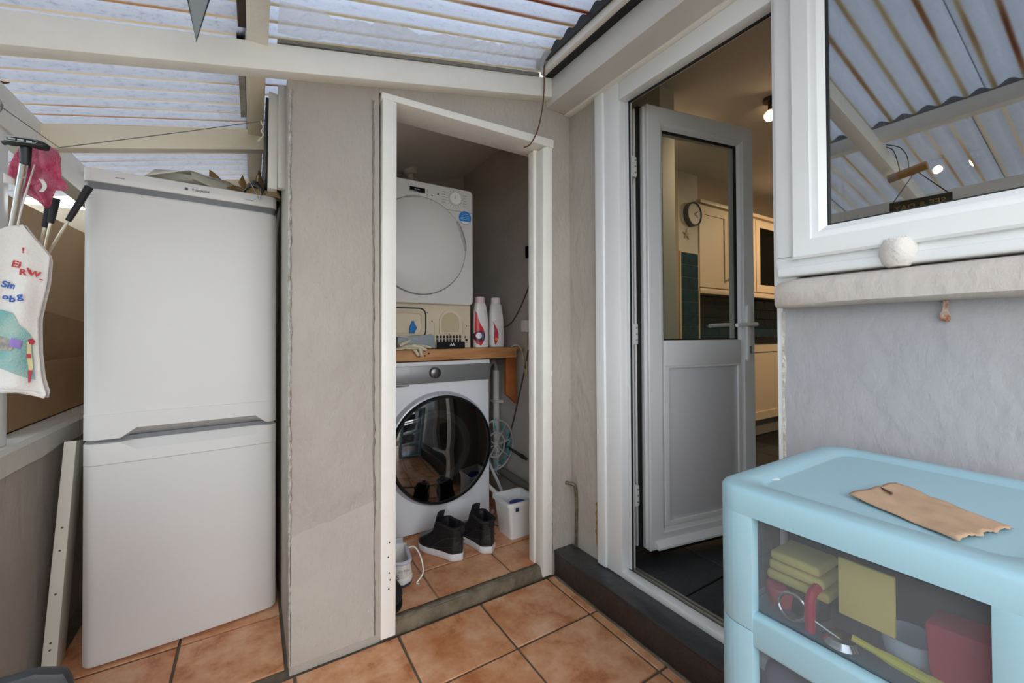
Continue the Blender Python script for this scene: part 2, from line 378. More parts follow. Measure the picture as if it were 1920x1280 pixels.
tiles(fl, xs, [1.197, 1.515], .002, (-.575, 1.128), (-1.0, WY-.012))
tiles(fl, [-.54, -.215, .110], [1.515, 1.822, 2.14, 2.46, 2.78], .002, (-.575, .085), (1.2, 2.8))
fc = sempty('floor')
struct('screed', MB().box((.30, WY+.012, -.004), (1.37, 2.90, .0435)), GROUTL, fc)
tiles(fc, [.28, .607, .937, 1.267, 1.60], [WY+.004, 1.727, 2.057, 2.387, 2.717], .05, (.30, 1.355), (WY+.03, 2.78))
mb = MB()
def thr(u, v):
    x = .40+u*.70; z = .004+v*.044; return (x, WY+.012-.012*(1-v)+.004*nz(x*9, v*3)-.004, z)
mb.grid(thr, 40, 4); mb.grid(lambda u, v: (.40+u*.70, WY+.008+v*.03+.004*nz(u*22, v), .0485+.002*nz(u*30, v*3)), 40, 2)
struct('trim_1', mb, CONC, solid=.006)

# ================================================================ SETTING: back wall (pillar, head, right cheek)
wb_ = sempty('wall_back')
mb = MB()
mb.prism([(.095, -.002), (.375, -.002), (.375, beamtop(.375)-.07), (.09, beamtop(.09)-.07)], WY, WY+.115, bev=.004)
struct('pillar', mb, WALLM, wb_)
mb = MB().prism([(.375, 1.914), (1.235, 1.930), (1.235, 2.17), (.375, 1.95)], WY, WY+.11)
struct('wall_head', mb, WALLM, wb_)
mb = MB().box((1.118, WY, 0), (1.235, WY+.11, 1.929))
struct('wall_cheek', mb, WALLM, wb_)
# return of the pillar beside the fridge
mb = MB().box((.095, WY+.11, 0), (.17, 3.0, 1.92)); struct('pillar_return', mb, WALLM, wb_)
# crumbling render along the corner beads
def bead(xf, z0, z1, w, seed, yv=WY):
    mb = MB(); n = int((z1-z0)/.02); rnd = random.Random(seed); V = []; F = []
    for i in range(n+1):
        z = z0+(z1-z0)*i/n; x = xf(z); ww = w*(.35+.9*abs(nz(z*21, seed))+rnd.uniform(0, .35)); d = .004+.004*nz(z*30, seed+4)
        V += [(x-.002, yv+.004, z), (x-.001+.3*ww, yv-d, z), (x+ww, yv+.0005, z)]
    for i in range(n): F += [(3*i, 3*i+1, 3*i+4, 3*i+3), (3*i+1, 3*i+2, 3*i+5, 3*i+4)]
    mb.add(V, F); return mb
CHIP = mat('chipped_white_render', 'dedad2', .85, var=.25, vscale=40, bump=.6, bscale=70, hex2='b7aea3')
obj('chipped_edge', bead(lambda z: .095, .03, 1.84, .009, 3), CHIP, wb_, solid=.003)
obj('chipped_edge', bead(lambda z: .352+.004*nz(z*5, 1), .03, 1.88, .007, 9), mat('crack_grey', 'aaa298', .9, var=.3, vscale=40), wb_, solid=.002)
obj('chipped_edge', bead(lambda z: 1.117, .10, 1.90, .010, 5), CHIP, wb_, solid=.003)
mb = MB()       # bare patch low on the pillar and trowel crease
mb.prism([(.165, .205), (.178, .228), (.198, .226), (.205, .235), (.212, .232), (.196, .214), (.178, .212)], WY-.0015, WY+.001)
obj('plaster_scar', mb, CHIP, wb_)
# lower band of render stands a little proud
mb = MB(); V = []; F = []; n = 24
for i in range(n+1):
    x = .100+.252*i/n; zt = .43+.06*(i/n)+.012*nz(x*25, 3); V += [(x, WY-.0045, .03), (x, WY-.0045, zt-.012), (x, WY+.0005, zt)]
for i in range(n): F += [(3*i, 3*i+3, 3*i+4, 3*i+1), (3*i+1, 3*i+4, 3*i+5, 3*i+2)]
mb.add(V, F); obj('render_band', mb, WALLM, wb_)
# closet door casing (painted timber)
cs = sempty('trim_2')
mb = MB().prism([(.372, .012), (.424, .012), (.433, 1.887), (.384, 1.905)], WY-.014, WY+.09, bev=.003); obj('jamb', mb, WOODW, cs)
mb = MB().prism([(1.062, .012), (1.112, .012), (1.128, 1.90), (1.078, 1.88)], WY-.012, WY+.045, bev=.003); obj('jamb', mb, WOODW, cs)
mb = MB().prism([(1.056, .05), (1.09, .05), (1.10, 1.90), (1.064, 1.885)], WY+.045, WY+.085, bev=.002); obj('stop_lath', mb, WOODW, cs)
mb = MB().prism([(.380, 1.912), (.380, 1.889), (1.132, 1.888), (1.134, 1.926)], WY-.016, WY+.12, bev=.003); obj('head', mb, WOODW, cs)
mb = MB()
for x, z in ((.400, .18), (.402, .235), (.399, .29), (.403, .34), (.405, .21)): mb.cyl((x, WY-.0150, z), (x, WY-.0138, z), .0028, n=8)
obj('nail_hole', mb, BLACK, cs)

# ================================================================ SETTING: closet
struct('wall_closet_right', MB().box((1.36, WY+.10, 0), (1.44, 2.95, 2.5)), WALLC)
struct('wall_closet_back', MB().box((.15, 2.88, 0), (1.44, 2.95, 2.5)), WALLC)
struct('wall_closet_left', MB().box((.17, WY+.115, 0), (.21, 2.95, 2.5)), WALLC)
mb = MB(); mb.prism([(.17, 1.866), (1.36, 2.262), (1.36, 2.44), (.17, 2.05)], WY+.11, 2.95); struct('ceiling', mb, CEILM)

# ================================================================ SETTING: left low wall, back of lean-to, wall plate
wlft = sempty('wall_left')
obj('masonry', MB().box((-1.0, -1.6, 0), (-.585, 3.05, .715)), WALLL, wlft)
mb = MB(); V = []; F = []; n = 60
for i in range(n+1):
    y = -1.6+4.6*i/n; zz = .672+.012*nz(y*6, 2); V += [(-.5835, y, zz), (-.574, y, zz+.008), (-.576, y, .738), (-.590, y, .750), (-1.0, y, .750)]
for i in range(n): F += [tuple(5*i+a for a in (k, k+1))+tuple(5*i+5+a for a in (k+1, k)) for k in range(4)]
mb.add(V, F); obj('coping', mb, plaster('coping_paint', 'd3cec6', 'c6bfb5', chip=.7), wlft)
struct('wall_far', MB().box((-1.0, 3.0, 0), (.2, 3.08, 1.72)), WOODC)
mb = MB().box((-.665, -1.6, 1.655), (-.600, 3.0, 1.725), .004); mb.box((-.70, -1.6, 1.725), (-.62, 3.0, 1.80), .003)
struct('trim_3', mb, WOODW)
w1 = sempty('window_1')
for y in (-1.5, -.3, .75, 1.76): obj('post', MB().box((-.655, y-.02, .75), (-.605, y+.035, 1.655), .003), UPVC, w1)
obj('window_frame', MB().box((-.97, -1.6, .75), (-.94, 3.0, .80)).box((-.97, -1.6, 1.60), (-.94, 3.0, 1.66)).box((-.97, 2.1, .8), (-.94, 2.14, 1.6)), UPVC, w1)
obj('pane', MB().box((-.957, -1.6, .80), (-.953, 3.0, 1.60)), glass_mat('clear_pane', 'e4ecee', diff=.25), w1)

# ================================================================ SETTING: roof
SHEET = sheet_mat('weathered_corrugated_plastic', 'b5b8be', '888e9b', 'bfb5a3', 'a98d6c', .08, .0)
SHEET2 = sheet_mat('clear_corrugated_plastic', 'b5bac3', '919bae', 'aca38f', '80502c', .20, .06)
rf = sempty('ceiling')
def sheet(x0, x1, y0, y1, dz, m, name='corrugated_sheet'):
    mb = MB(); ny = int(round((y1-y0)/PITCH*14)); nx = 6
    def fn(u, v):
        x = x0+(x1-x0)*u; y = y0+(y1-y0)*v; return (x, y, roofz(x)+dz+.0095-.0095*cos(2*pi*(y-Y0)/PITCH)+.002*nz(x*2, y*3))
    mb.grid(fn, nx, ny); return obj(name, mb, m, rf, solid=.0015, angle=80)
for k in range(-2, 3):
    ya = Y0-.305+.66*k-.4; sheet(-1.08, .02, ya, ya+.665, .0+.003*(k % 2), SHEET)
for k in range(-3, 3):
    ya = Y0-.305+.66*k-.46; sheet(-.03, 1.11, ya, ya+.665, .006+.003*(k % 2), SHEET2)
# beams that carry it
bm_ = sempty('trim_4')
def beam(y, x0, x1, m, drop=.083, w=.05, up=.0, parent=bm_):
    mb = MB().prism([(x0, beamtop(x0)-drop), (x1, beamtop(x1)-drop), (x1, beamtop(x1)+up), (x0, beamtop(x0)+up)], y, y+w, bev=.003); return obj('rafter', mb, m, parent)
beam(1.430, -.70, 1.10, WOODW); beam(2.05, -.66, .085, WOODC, .085)
for y in (.71, -.02, -.75): beam(y, -.70, 1.10, WOODW, .07)
beam(2.70, -.66, .085, WOODC, .08)
mb = MB().box((-.018, -1.5, 1.925), (.036, 1.43, 1.985), .002); obj('purlin', mb, WOODW, bm_)
mb = MB().box((-.022, 1.482, 1.905), (.033, 2.05, 1.985), .002); obj('purlin', mb, WOODC, bm_)
mb = MB().box((-.022, 2.10, 1.895), (.033, 3.0, 1.985), .002); obj('purlin', mb, WOODC, bm_)
obj('packing_lath', MB().prism([(.06, beamtop(.06)+.002), (1.03, beamtop(1.03)-.002), (1.03, beamtop(1.03)+.014), (.06, beamtop(.06)+.012)], 1.425, 1.47), mat('grey_weathered_lath', '8f8a82', .8, var=.3, vscale=20, stretch=(1, 6, 6)), bm_)
# dark foam closure and brown flashing at sheet ends
def closure(x0, x1, y0, y1):
    mb = MB(); n = int((y1-y0)/PITCH*12); V = []; F = []
    for i in range(n+1):
        y = y0+(y1-y0)*i/n
        for x in (x0, x1):
            V += [(x, y, roofz(x)-.020), (x, y, roofz(x)+.004+.0095-.0095*cos(2*pi*(y-Y0)/PITCH))]
    for i in range(n):
        a = 4*i; b = a+4; F += [(a, b, b+1, a+1), (a+2, a+3, b+3, b+2), (a+1, b+1, b+3, a+3), (a, a+2, b+2, b)]
    mb.add(V, F); return mb
obj('eaves_filler', closure(1.035, 1.075, -1.2, 1.46), mat('dark_foam_closure', '3c3d40', .7, var=.2, vscale=12), rf)
obj('eaves_filler', closure(-.040, -.020, 1.30, 1.44), mat('brown_closure', '4a3a30', .8), rf)
obj('sheet_end_strip', closure(-.045, -.026, 1.50, 2.03), mat('grey_sheet_end', 'a9a6a4', .6, var=.4, vscale=18), rf)
o = obj('dead_leaf', MB().grid(lambda u, v: (-.690+.055*u, 1.878+.022*(v-.5)*(1-(2*u-1)**2)+.006*u, roofz(-.69+.055*u)-.004-.003*abs(2*v-1)), 8, 4), mat('dead_leaf_brown', '6a4c34', .9, var=.4, vscale=60), solid=.001); tag(o, 'dead brown leaf caught under the left corrugated roof sheet', 'leaf')
# boxed lintel over kitchen door, fascia
bx = sempty('trim_5')
BOXW = mat('boxed_lintel_paint', 'dcd8d1', .45, var=.04, vscale=4)
mb = MB().box((1.10, -1.5, 2.064), (RX+.02, WY-.001, 2.175), .004); obj('boxing', mb, BOXW, bx)
obj('fascia_board', MB().box((1.048, -1.5, 2.178), (1.088, 1.445, 2.226), .003), WOODW, bx)
obj('scribing_bead', MB().box((1.205, -1.5, 2.056), (RX+.004, WY-.001, 2.066), .002), WOODW, bx)
obj('boxing_back', MB().box((1.105, -1.5, 2.19), (1.30, WY, 2.6)), BOXW, bx)
obj('shadow_gap_fill', MB().box((1.070, -1.5, 2.172), (1.12, 1.44, 2.182)), BLACK, bx)  # shade in the gap between fascia and boxing, painted as a black strip

# crumpled clear plastic tucked under the sheet along the main beam
mb = MB()
def foil(u, v):
    x = .06+u*.99; y = 1.425-v*(.085+.05*nz(x*5, 5)); c = 1-min(1, abs(nz(x*9, y*11, 2))*5); s_ = 1-min(1, abs(nz(x*19, y*23, 8))*6)
    return (x, y, roofz(x)-.004-.028*(1-v)-.012*c-.006*s_)
mb.grid(foil, 150, 22)
FM = mat('crumpled_white_polythene', 'f6f4ef', .18, spec=.7); 
_b = FM.node_tree.nodes['Principled BSDF']; _b.inputs['Transmission Weight'].default_value = .0
_N = FM.node_tree.nodes; _L = FM.node_tree.links; _t = _N.new('ShaderNodeBsdfTranslucent'); _t.inputs[0].default_value = lin('f4f4f4'); _x = _N.new('ShaderNodeMixShader'); _x.inputs[0].default_value = .65
_o = [q for q in _N if q.type == 'OUTPUT_MATERIAL'][0]; _L.new(_b.outputs[0], _x.inputs[1]); _L.new(_t.outputs[0], _x.inputs[2]); _p = _N.new('ShaderNodeBsdfTransparent'); _y = _N.new('ShaderNodeMixShader'); _y.inputs[0].default_value = .40; _L.new(_x.outputs[0], _y.inputs[1]); _L.new(_p.outputs[0], _y.inputs[2]); _L.new(_y.outputs[0], _o.inputs[0])
o = obj('polythene_sheet', mb, FM, angle=60); tag(o, 'crumpled white polythene strip tucked above the main white roof beam', 'plastic sheet')

# ================================================================ SETTING: house wall with window and door
wr_ = sempty('wall_right')
mb = MB().box((RX, 1.285, 0), (1.33, WY+.11, 2.08)); obj('wall_panel', mb, WALLM, wr_)
mb = MB().box((RX, -1.6, 0), (1.33, .578, 1.19)); obj('wall_panel', mb, WALLR, wr_)
obj('wall_panel', MB().box((RX, -1.6, 1.19), (1.33, -1.0, 2.08)), WALLR, wr_)
# ragged foam-filled edge beside the door frame
def foampatch(z0, z1, w):
    mb = MB(); n = 14; V = []; F = []
    for i in range(n+1):
        z = z0+(z1-z0)*i/n; ww = w*(.5+.7*abs(nz(z*25, 7)))*(sin(pi*min(1, max(0, i/n*.9+.08)))**.4)
        V += [(RX-.003-.004*abs(nz(z*30, 2)), 1.283, z), (RX-.007, 1.285+ww*.55, z), (RX-.001, 1.285+ww, z)]
    for i in range(n): F += [(3*i, 3*i+1, 3*i+4, 3*i+3), (3*i+1, 3*i+2, 3*i+5, 3*i+4)]
    mb.add(V, F); return mb
obj('expanding_foam', foampatch(.90, 1.13, .022), FOAM, wr_, solid=.003)
obj('expanding_foam', foampatch(.13, .40, .048), FOAM, wr_, solid=.003)
obj('chipped_edge', foampatch(.40, .90, .014), CHIP, wr_, solid=.002)
# sill of painted render
mb = MB(); prof = [(RX+.01, 1.128), (1.175, 1.128), (1.164, 1.136), (1.162, 1.176), (1.170, 1.190), (1.185, 1.1985), (RX+.02, 1.212), (RX+.02, 1.128)]
n = 40; V = []; F = []; k = len(prof)
for i in range(n+1):
    y = .566-1.9*(i/n)**1.15
    e = .010 if i == 0 else 0
    for (x, z) in prof: V.append((x+(.012 if i == 0 and x < 1.2 else 0)+.0015*nz(y*14, z*30), y-(.0 if i else -.004), z+.0018*nz(y*9, x*20)-(.004 if i == 0 and z > 1.18 else 0)))
for i in range(n): F += [(i*k+a, i*k+a+1, (i+1)*k+a+1, (i+1)*k+a) for a in range(k-1)]
F.append(tuple(range(k))); mb.add(V, F); sl = obj('window_sill', mb, plaster('sill_paint', 'cbc3bb', 'c3bab4', chip=.73), wr_, angle=50)
mb = MB().prism([(.268, 1.087), (.256, 1.083), (.2535, 1.092), (.257, 1.105), (.255, 1.128), (.263, 1.128), (.264, 1.106), (.269, 1.098)], RX-.012, RX+.001, ax='x', bev=.001)
o = obj('iron_bracket', mb, RUST); tag(o, 'small rusty painted iron stub on the grey wall under the window sill', 'bracket')
obj('chipped_edge', MB().prism([(.576, .16), (.580, .16), (.5805, 1.12), (.571, 1.12), (.5745, 1.03), (.570, .97), (.576, .9), (.5735, .72), (.567, .68), (.572, .64), (.5765, .5)], RX-.002, RX+.002, ax='x'), CHIP, wr_)

# window_2 : white uPVC casement
w2 = sempty('window_2', (1.24, .5, 1.2))
def frame_x(x0, x1, y0, y1, z0, z1, w, bev=.004):
    """rectangular frame in a plane of constant x; w = member width"""
    mb = MB()
    a = rectp(y0, y1, z0, z1); b = rectp(y0+w, y1-w, z0+w, z1-w)
    ring(mb, a, b, x0, x1, 'x'); return mb
YB = -.95
obj('window_frame', MB().box((1.205, YB, 1.214), (1.30, .5795, 1.262), .004).box((1.205, .530, 1.262), (1.30, .5795, 2.06), .004).box((1.205, YB, 2.0), (1.30, .53, 2.06), .004).box((1.205, YB, 1.262), (1.30, YB+.05, 2.0), .004), UPVC, w2)
obj('sill_nosing', MB().box((1.192, YB, 1.209), (1.24, .572, 1.234), .006, 3), UPVC, w2)
def sash_profile(x_out, x_in, y0, y1, z0, z1, w):
    mb = MB(); A = rectp(y0, y1, z0, z1); S = [(x_out+.004, 0), (x_out, .006), (x_out, w*.58), (x_out+.004, w*.66), (x_out+.006, w*.8), (x_out+.020, w), (x_in, w), (x_in, 0)]
    V = []; F = []; k = len(S)
    for ci in range(4):
        sy = 1 if A[ci][0] == y0 else -1; sz = 1 if A[ci][1] == z0 else -1
        for (x, q) in S: V.append((x, A[ci][0]+sy*q, A[ci][1]+sz*q))
    for ci in range(4):
        cj = (ci+1) % 4
        for a in range(k): b = (a+1) % k; F.append((ci*k+a, cj*k+a, cj*k+b, ci*k+b))
    mb.add(V, F); return mb
sh = obj('sash', sash_profile(1.188, 1.27, YB+.04, .535, 1.252, 2.01, .076), UPVC, w2, angle=25)
obj('glazing_gasket', frame_x(1.207, 1.213, YB+.113, .4615, 1.3255, 1.937, .0045), SEAL, sh)
GLW = glass_mat('double_glazing', 'c9d2d4', 2.3, 0, base=.26)
obj('pane', MB().box((1.214, YB+.11, 1.328), (1.218, .459, 1.934)), GLW, sh)
obj('spacer_bar', MB().box((1.225, .433, 1.33), (1.235, .436, 1.93)), mat('silver_spacer', 'c8ccd0', .3, metal=.5), sh)

# door_1 : frame, threshold, leaf
d1 = sempty('door_1', (1.27, .9, .11))
mb = MB().box((1.222, 1.163, .112), (1.262, 1.285, 2.056), .003); obj('door_frame', mb, UPVC, d1, angle=25)
obj('cover_trim', MB().box((1.214, 1.243, .112), (1.24, 1.293, 2.056), .005, 3), UPVC, d1)
obj('door_frame', MB().box((1.262, 1.150, .135), (1.285, 1.182, 2.03), .002), mat('grey_white_upvc', 'd3d5d5', .3), d1)
obj('door_frame', MB().box((1.2225, .5945, 1.985), (1.285, 1.1625, 2.056), .004), UPVC, d1)
obj('door_seal', MB().box((1.264, 1.146, .135), (1.270, 1.1505, 1.985)).box((1.264, .6, 1.978), (1.270, 1.15, 1.985)), SEAL, d1)
obj('door_frame', MB().box((1.222, .536, 1.19), (1.285, .594, 2.056), .003).box((1.237, .572, .112), (1.285, .594, 1.20), .002), UPVC, d1)
obj('threshold', MB().box((1.222, .574, .110), (1.262, 1.17, .134), .004), UPVC, d1)
obj('threshold_bar', MB().box((1.268, .594, .11), (1.275, 1.165, .139), .001).box((1.283, .594, .11), (1.294, 1.165, .137), .001), mat('aluminium', 'a8a59c', .35, metal=.8), d1)
obj('threshold_well', MB().box((1.262, .594, .108), (1.31, 1.165, .120)), SEAL, d1)
# leaf local frame: origin at outer hinge corner, +X along leaf, +Y towards inside face, Z up
LW, LH = .617, 1.87
leaf = bpy.data.objects.new('door_leaf', None); COL.objects.link(leaf); leaf.parent = d1
leaf.location = Vector((1.40, 1.172, .158))-inv(d1); leaf.rotation_euler = (0, 0, R(-10.3))
def lring(x0, x1, z0, z1, w, y_out, y_in):
    mb = MB(); A = [(x0, z0), (x1, z0), (x1, z1), (x0, z1)]; S = [(y_out+.003, 0), (y_out, .004), (y_out, w*.74), (y_out+.003, w*.78), (y_out+.006, w*.88), (y_out+.016, w), (y_in, w), (y_in, 0)]
    V = []; F = []; k = len(S)
    for (ax, az) in A:
        sx = 1 if ax == x0 else -1; sz = 1 if az == z0 else -1
        for (y, q) in S: V.append((ax+sx*q, y, az+sz*q))
    for ci in range(4):
        cj = (ci+1) % 4
        for a in range(k): b = (a+1) % k; F.append((ci*k+a, cj*k+a, cj*k+b, ci*k+b))
    mb.add(V, F); return mb
def lf(name, mb, m, **k): return obj(name, mb, m, leaf, local=True, **k)
mb = lring(0, LW, 0, LH, .090, 0, .062)
lf('leaf_frame', mb, mat('leaf_upvc', 'e6e8ea', .3), angle=20)
lf('mid_rail', MB().box((.088, .001, .765), (LW-.088, .055, .875), .004), mat('leaf_upvc', '', 0))
lf('edge_rebate', MB().box((-.012, .016, .008), (.001, .036, LH-.006), .002), UPVC)
lf('edge_flange', MB().box((-.034, .047, .008), (.001, .062, LH-.006), .002), UPVC)
lf('edge_seal', MB().box((-.025, .036, .006), (.0, .047, LH+.002)), SEAL)
lf('glazing_gasket', ring(MB(), rectp(.0885, LW-.0885, .876, LH-.0885), rectp(.094, LW-.103, .881, LH-.100), .018, .024), SEAL)
lf('glass_pane', MB().box((.090, .026, .878), (LW-.090, .030, LH-.090)), glass_mat('door_glazing', 'f2f6f6', 1.7, 0, base=.04))
lf('door_panel', MB().box((.092, .012, .095), (LW-.092, .030, .770), .003), mat('leaf_panel', 'd2d3d8', .35))
ring_ = MB(); ring(ring_, rectp(.086, LW-.086, .090, .772), rectp(.106, LW-.103, .108, .757), .004, .016); lf('panel_bead', ring_, UPVC)
lf('weather_bar', MB().prism([(0, 0), (-.026, 0), (-.026, .010), (-.006, .030), (0, .030)], .02, LW-.02, ax='x', bev=.001, M=Matrix.Translation((0, 0, .012))), UPVC)
lf('bottom_seal', MB().box((.01, -.004, -.012), (LW-.01, .05, .001)), SEAL)
h = lf('handle_plate', MB().prism(rrect(LW-.062, LW-.032, .775, 1.035, .013), -.012, .001, bev=.003), UPVC)
obj('lever', MB().tube([(LW-.047, -.01, .945), (LW-.047, -.045, .945), (LW-.075, -.052, .945), (LW-.175, -.050, .940)], .009, 10, sm=4), UPVC, h, local=True)
obj('lever', MB().tube([(LW-.047, .06, .945), (LW-.047, .095, .945), (LW-.075, .10, .945), (LW-.175, .10, .940)], .009, 10, sm=4), UPVC, h, local=True)
obj('keyhole', MB().prism(rrect(LW-.053, LW-.041, .812, .845, .005), -.016, -.011), CHROME, h, local=True)
for z in (.20, .86, 1.55):
    hg = obj('hinge', MB().box((1.288, 1.180, .158+z), (1.345, 1.205, .158+z+.085), .004), UPVC, d1)
    mb = MB()
    for k in range(3): mb.cyl((1.335, 1.178, .158+z+.018+.025*k), (1.335, 1.181, .158+z+.018+.025*k), .004, n=8)
    obj('hinge_screw', mb, GREYP, hg)

# kerb / step in front of the kitchen door
kb = sempty('trim_6')
obj('kerb', MB().box((1.128, -1.5, 0), (1.236, 1.476, .104), .008, 2), BLACKP2, kb)
obj('kerb_top', MB().box((1.1265, -1.5, .098), (1.236, 1.4765, .1115), .006, 2), BLACKP, kb)
obj('mortar_line', MB().grid(lambda u, v: (1.118+.013*v+.004*nz(u*60, v), 1.47-u*1.9, .003+.006*v*abs(nz(u*40, 2))), 120, 2), CONC, kb, solid=.003)

# ================================================================ SETTING: kitchen beyond
KZ = .12
kf = sempty('floor')
obj('kitchen_screed', MB().box((1.335, -2.0, .0), (6.2, 1.478, .112)).box((1.461, 1.478, .0), (6.2, 2.549, .112)), SEAL, kf)
cache = None
for i in range(8):
    for j in range(8):
        if cache is None: o = obj('slate_tile', MB().box((-.1475, -.1475, -.01), (.1475, .1475, 0), .002, 1), SLATE, kf, local=True); cache = o.data
        else: o = bpy.data.objects.new('slate_tile', cache); COL.objects.link(o); o.parent = kf
        o.location = (1.46+.30*i, -.10+.30*j, KZ)
struct('wall_kitchen_back', MB().box((1.46, 2.55, 0), (6.2, 2.65, 2.5)), KWALL)
struct('wall_kitchen_end', MB().box((6.1, -2.0, 0), (6.2, 2.65, 2.5)), KWALL)
struct('wall_kitchen_near', MB().box((1.30, -2.1, 0), (6.2, -2.0, 2.5)), KWALL)
struct('wall_kitchen_left', MB().box((1.441, 1.480, 0), (1.46, 2.549, 2.5)).box((1.331, 1.480, 0), (1.441, 1.588, 2.5)), KWALL)
struct('ceiling', MB().box((1.30, -2.1, 2.40), (6.2, 2.65, 2.5)), KCEIL)
struct('wall_kitchen_pier', MB().box((1.855, 1.468, 0), (1.975, 2.55, 2.40)), mat('pier_cream', 'cfcdbd', .8))
struct('wall_kitchen_nib', MB().box((2.945, 2.16, 0), (3.205, 2.55, 2.40)), KWALL)
# glazed wall tiles (brick bond) on nib, pier and back wall
def bricktiles(parent, u0, u1, z0, z1, tw, th, place, gap=.004, m=TEAL):
    r = 0; z = z0; cache = {}
    while z < z1-.01:
        off = 0 if r % 2 else tw/2; u = u0-off
        while u < u1-.005:
            a, b = max(u, u0), min(u+tw, u1)
            if b-a > .012:
                w = round(b-a-gap, 4); h_ = round(min(th, z1-z)-gap, 4)
                if (w, h_) not in cache: o = obj('wall_tile', MB().box((-w/2, -.004, -h_/2), (w/2, .004, h_/2), .0015, 1), m, parent, local=True); cache[(w, h_)] = o.data
                else: o = bpy.data.objects.new('wall_tile', cache[(w, h_)]); COL.objects.link(o); o.parent = parent
                loc, rz = place((a+b)/2, z+(gap+h_)/2); o.location = Vector(loc)-inv(parent); o.rotation_euler = (0, 0, rz)
            u += tw
        z += th; r += 1
sp1 = sempty('wall_tiling')
obj('grout_bed', MB().box((2.945, 2.154, 1.02), (3.205, 2.160, 1.735)), GROUTC, sp1)
bricktiles(sp1, 2.962, 3.190, 1.02, 1.735, .20, .102, lambda u, z: ((u, 2.152, z), 0))
obj('tile_trim', MB().box((2.945, 2.146, 1.02), (2.960, 2.156, 1.74)).box((3.192, 2.146, 1.02), (3.205, 2.156, 1.42)), GROUTC, sp1)
sp2 = sempty('wall_tiling')
obj('grout_bed', MB().box((3.205, 2.542, 1.02), (6.0, 2.548, 1.45)).box((1.975, 2.542, 1.02), (2.945, 2.548, 1.42)), mat('dark_grout_bed', '3a4446', .8), sp2)
bricktiles(sp2, 3.21, 5.9, 1.02, 1.43, .20, .102, lambda u, z: ((u, 2.540, z), 0))
bricktiles(sp2, 1.98, 2.94, 1.02, 1.43, .20, .102, lambda u, z: ((u, 2.540, z), 0))
bricktiles(sp2, 1.475, 2.4, 1.02, 1.55, .20, .102, lambda u, z: ((1.852, u, z), R(90)))

# ================================================================ THINGS ==================================================
# ---- fridge freezer (local frame, front at y=0, rotated)
fr = thing('fridge_freezer', 'tall white fridge freezer with two doors beside the grey pillar', 'fridge', (-.460, 1.832, .001), R(4.2)); fr.scale = (1, 1, .985)
FW, FH, FD = .538, 1.600, .56
def fo(name, mb, m, p=fr, **k): return obj(name, mb, m, p, local=True, **k)
fo('cabinet', MB().box((.004, .055, .02), (FW-.004, FD, 1.575), .006), mat('white_cabinet_side', 'd2d0cc', .4))
for fx in (.05, FW-.05): fo('foot', MB().cyl((fx, .1, -.002), (fx, .1, .03), .018), BLACK)
def fdoor(z0, z1, rb=.012):
    mb = MB(); n = 16; V = []; F = []
    prof = []
    for i in range(n+1):
        u = i/n; x = FW*u; e = min(u, 1-u)*FW; y = .012 - .012*(1-(2*u-1)**2) + (.022*(1-e/.035)**2 if e < .035 else 0); prof.append((x, y))
    prof = [(0, .05)] + prof + [(FW, .05)]
    mb.prism(prof, z0, z1, ax='z'); return mb
# upper door with scooped grip along its lower edge
def scoop_door(z0, z1, edge, name):
    """door whose grip edge (lower for 'b', upper for 't') carries a shallow hand recess"""
    mb = MB(); nu, nv = 54, 8
    def yfront(x):
        u = x/FW; e = min(u, 1-u)*FW; return .006-.006*(1-(2*u-1)**2)+(.022*(1-e/.030)**2.5 if e < .030 else 0)
    def rec(x):   # recess height along edge (trapezoid)
        a, b, c, d = .09, .13, FW-.07, FW-.035
        if x <= a or x >= d: return 0
        if x < b: return (x-a)/(b-a)
        if x > c: return (d-x)/(d-c)
        return 1
    xs_ = [FW*i/nu for i in range(nu+1)]
    V = []; F = []
    if edge == 'b':
        rows = lambda x: [(yfront(x)+.050, z1), (yfront(x)+.004, z1), (yfront(x), z1-.006), (yfront(x), z0+.085), (yfront(x)-.003, z0+.083), (yfront(x)-.003, z0+.030*rec(x)+.002), (yfront(x)+.02*rec(x), z0+.024*rec(x)), (.055, z0)]
    else:
        rows = lambda x: [(.055, z1), (yfront(x)+.024*rec(x)+.001, z1-.002), (yfront(x)-.002, z1-.004-.028*rec(x)), (yfront(x)-.003, z1-.070), (yfront(x), z1-.073), (yfront(x), z0+.012), (yfront(x)+.003, z0+.002), (yfront(x)+.01, z0), (.055, z0)]
    k = len(rows(0))
    for x in xs_:
        for (y, z) in rows(x): V.append((x, y, z))
    for i in range(nu): F += [(i*k+a, i*k+a+1, (i+1)*k+a+1, (i+1)*k+a) for a in range(k-1)]
    F += [tuple(range(k)), tuple(range(nu*k, nu*k+k))[::-1]]
    mb.add(V, F); return fo(name, mb, APPL, angle=28)
scoop_door(.738, 1.562, 'b', 'fridge_door')
scoop_door(.006, .728, 't', 'freezer_door')
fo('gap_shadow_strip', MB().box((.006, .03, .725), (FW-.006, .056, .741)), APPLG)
tp = MB()
prof = [(.56, 1.578), (.03, 1.578), (.012, 1.586), (.002, 1.592), (0, 1.600), (.002, 1.622), (.012, 1.632), (.56, 1.632)]
def topplate(u, v): pass
tp.prism(rrect(-.002, FW+.002, 0, .56, .022), 1.583, 1.628, ax='z', bev=.004)
tpo = fo('top_plate', tp, APPL)
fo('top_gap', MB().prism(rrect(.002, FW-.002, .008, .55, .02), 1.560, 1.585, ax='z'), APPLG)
text('lettering', 'Hotpoint', .0135, (.300, -.0008, 1.606), (1, 0, 0), (0, 0, 1), mat('grey_print', '4c4c50', .5), tpo, local=True, bold=.0002)
obj('logo_square', MB().box((.254, -.0012, 1.601), (.263, .001, 1.610)), mat('grey_print', '', 0), tpo, local=True)
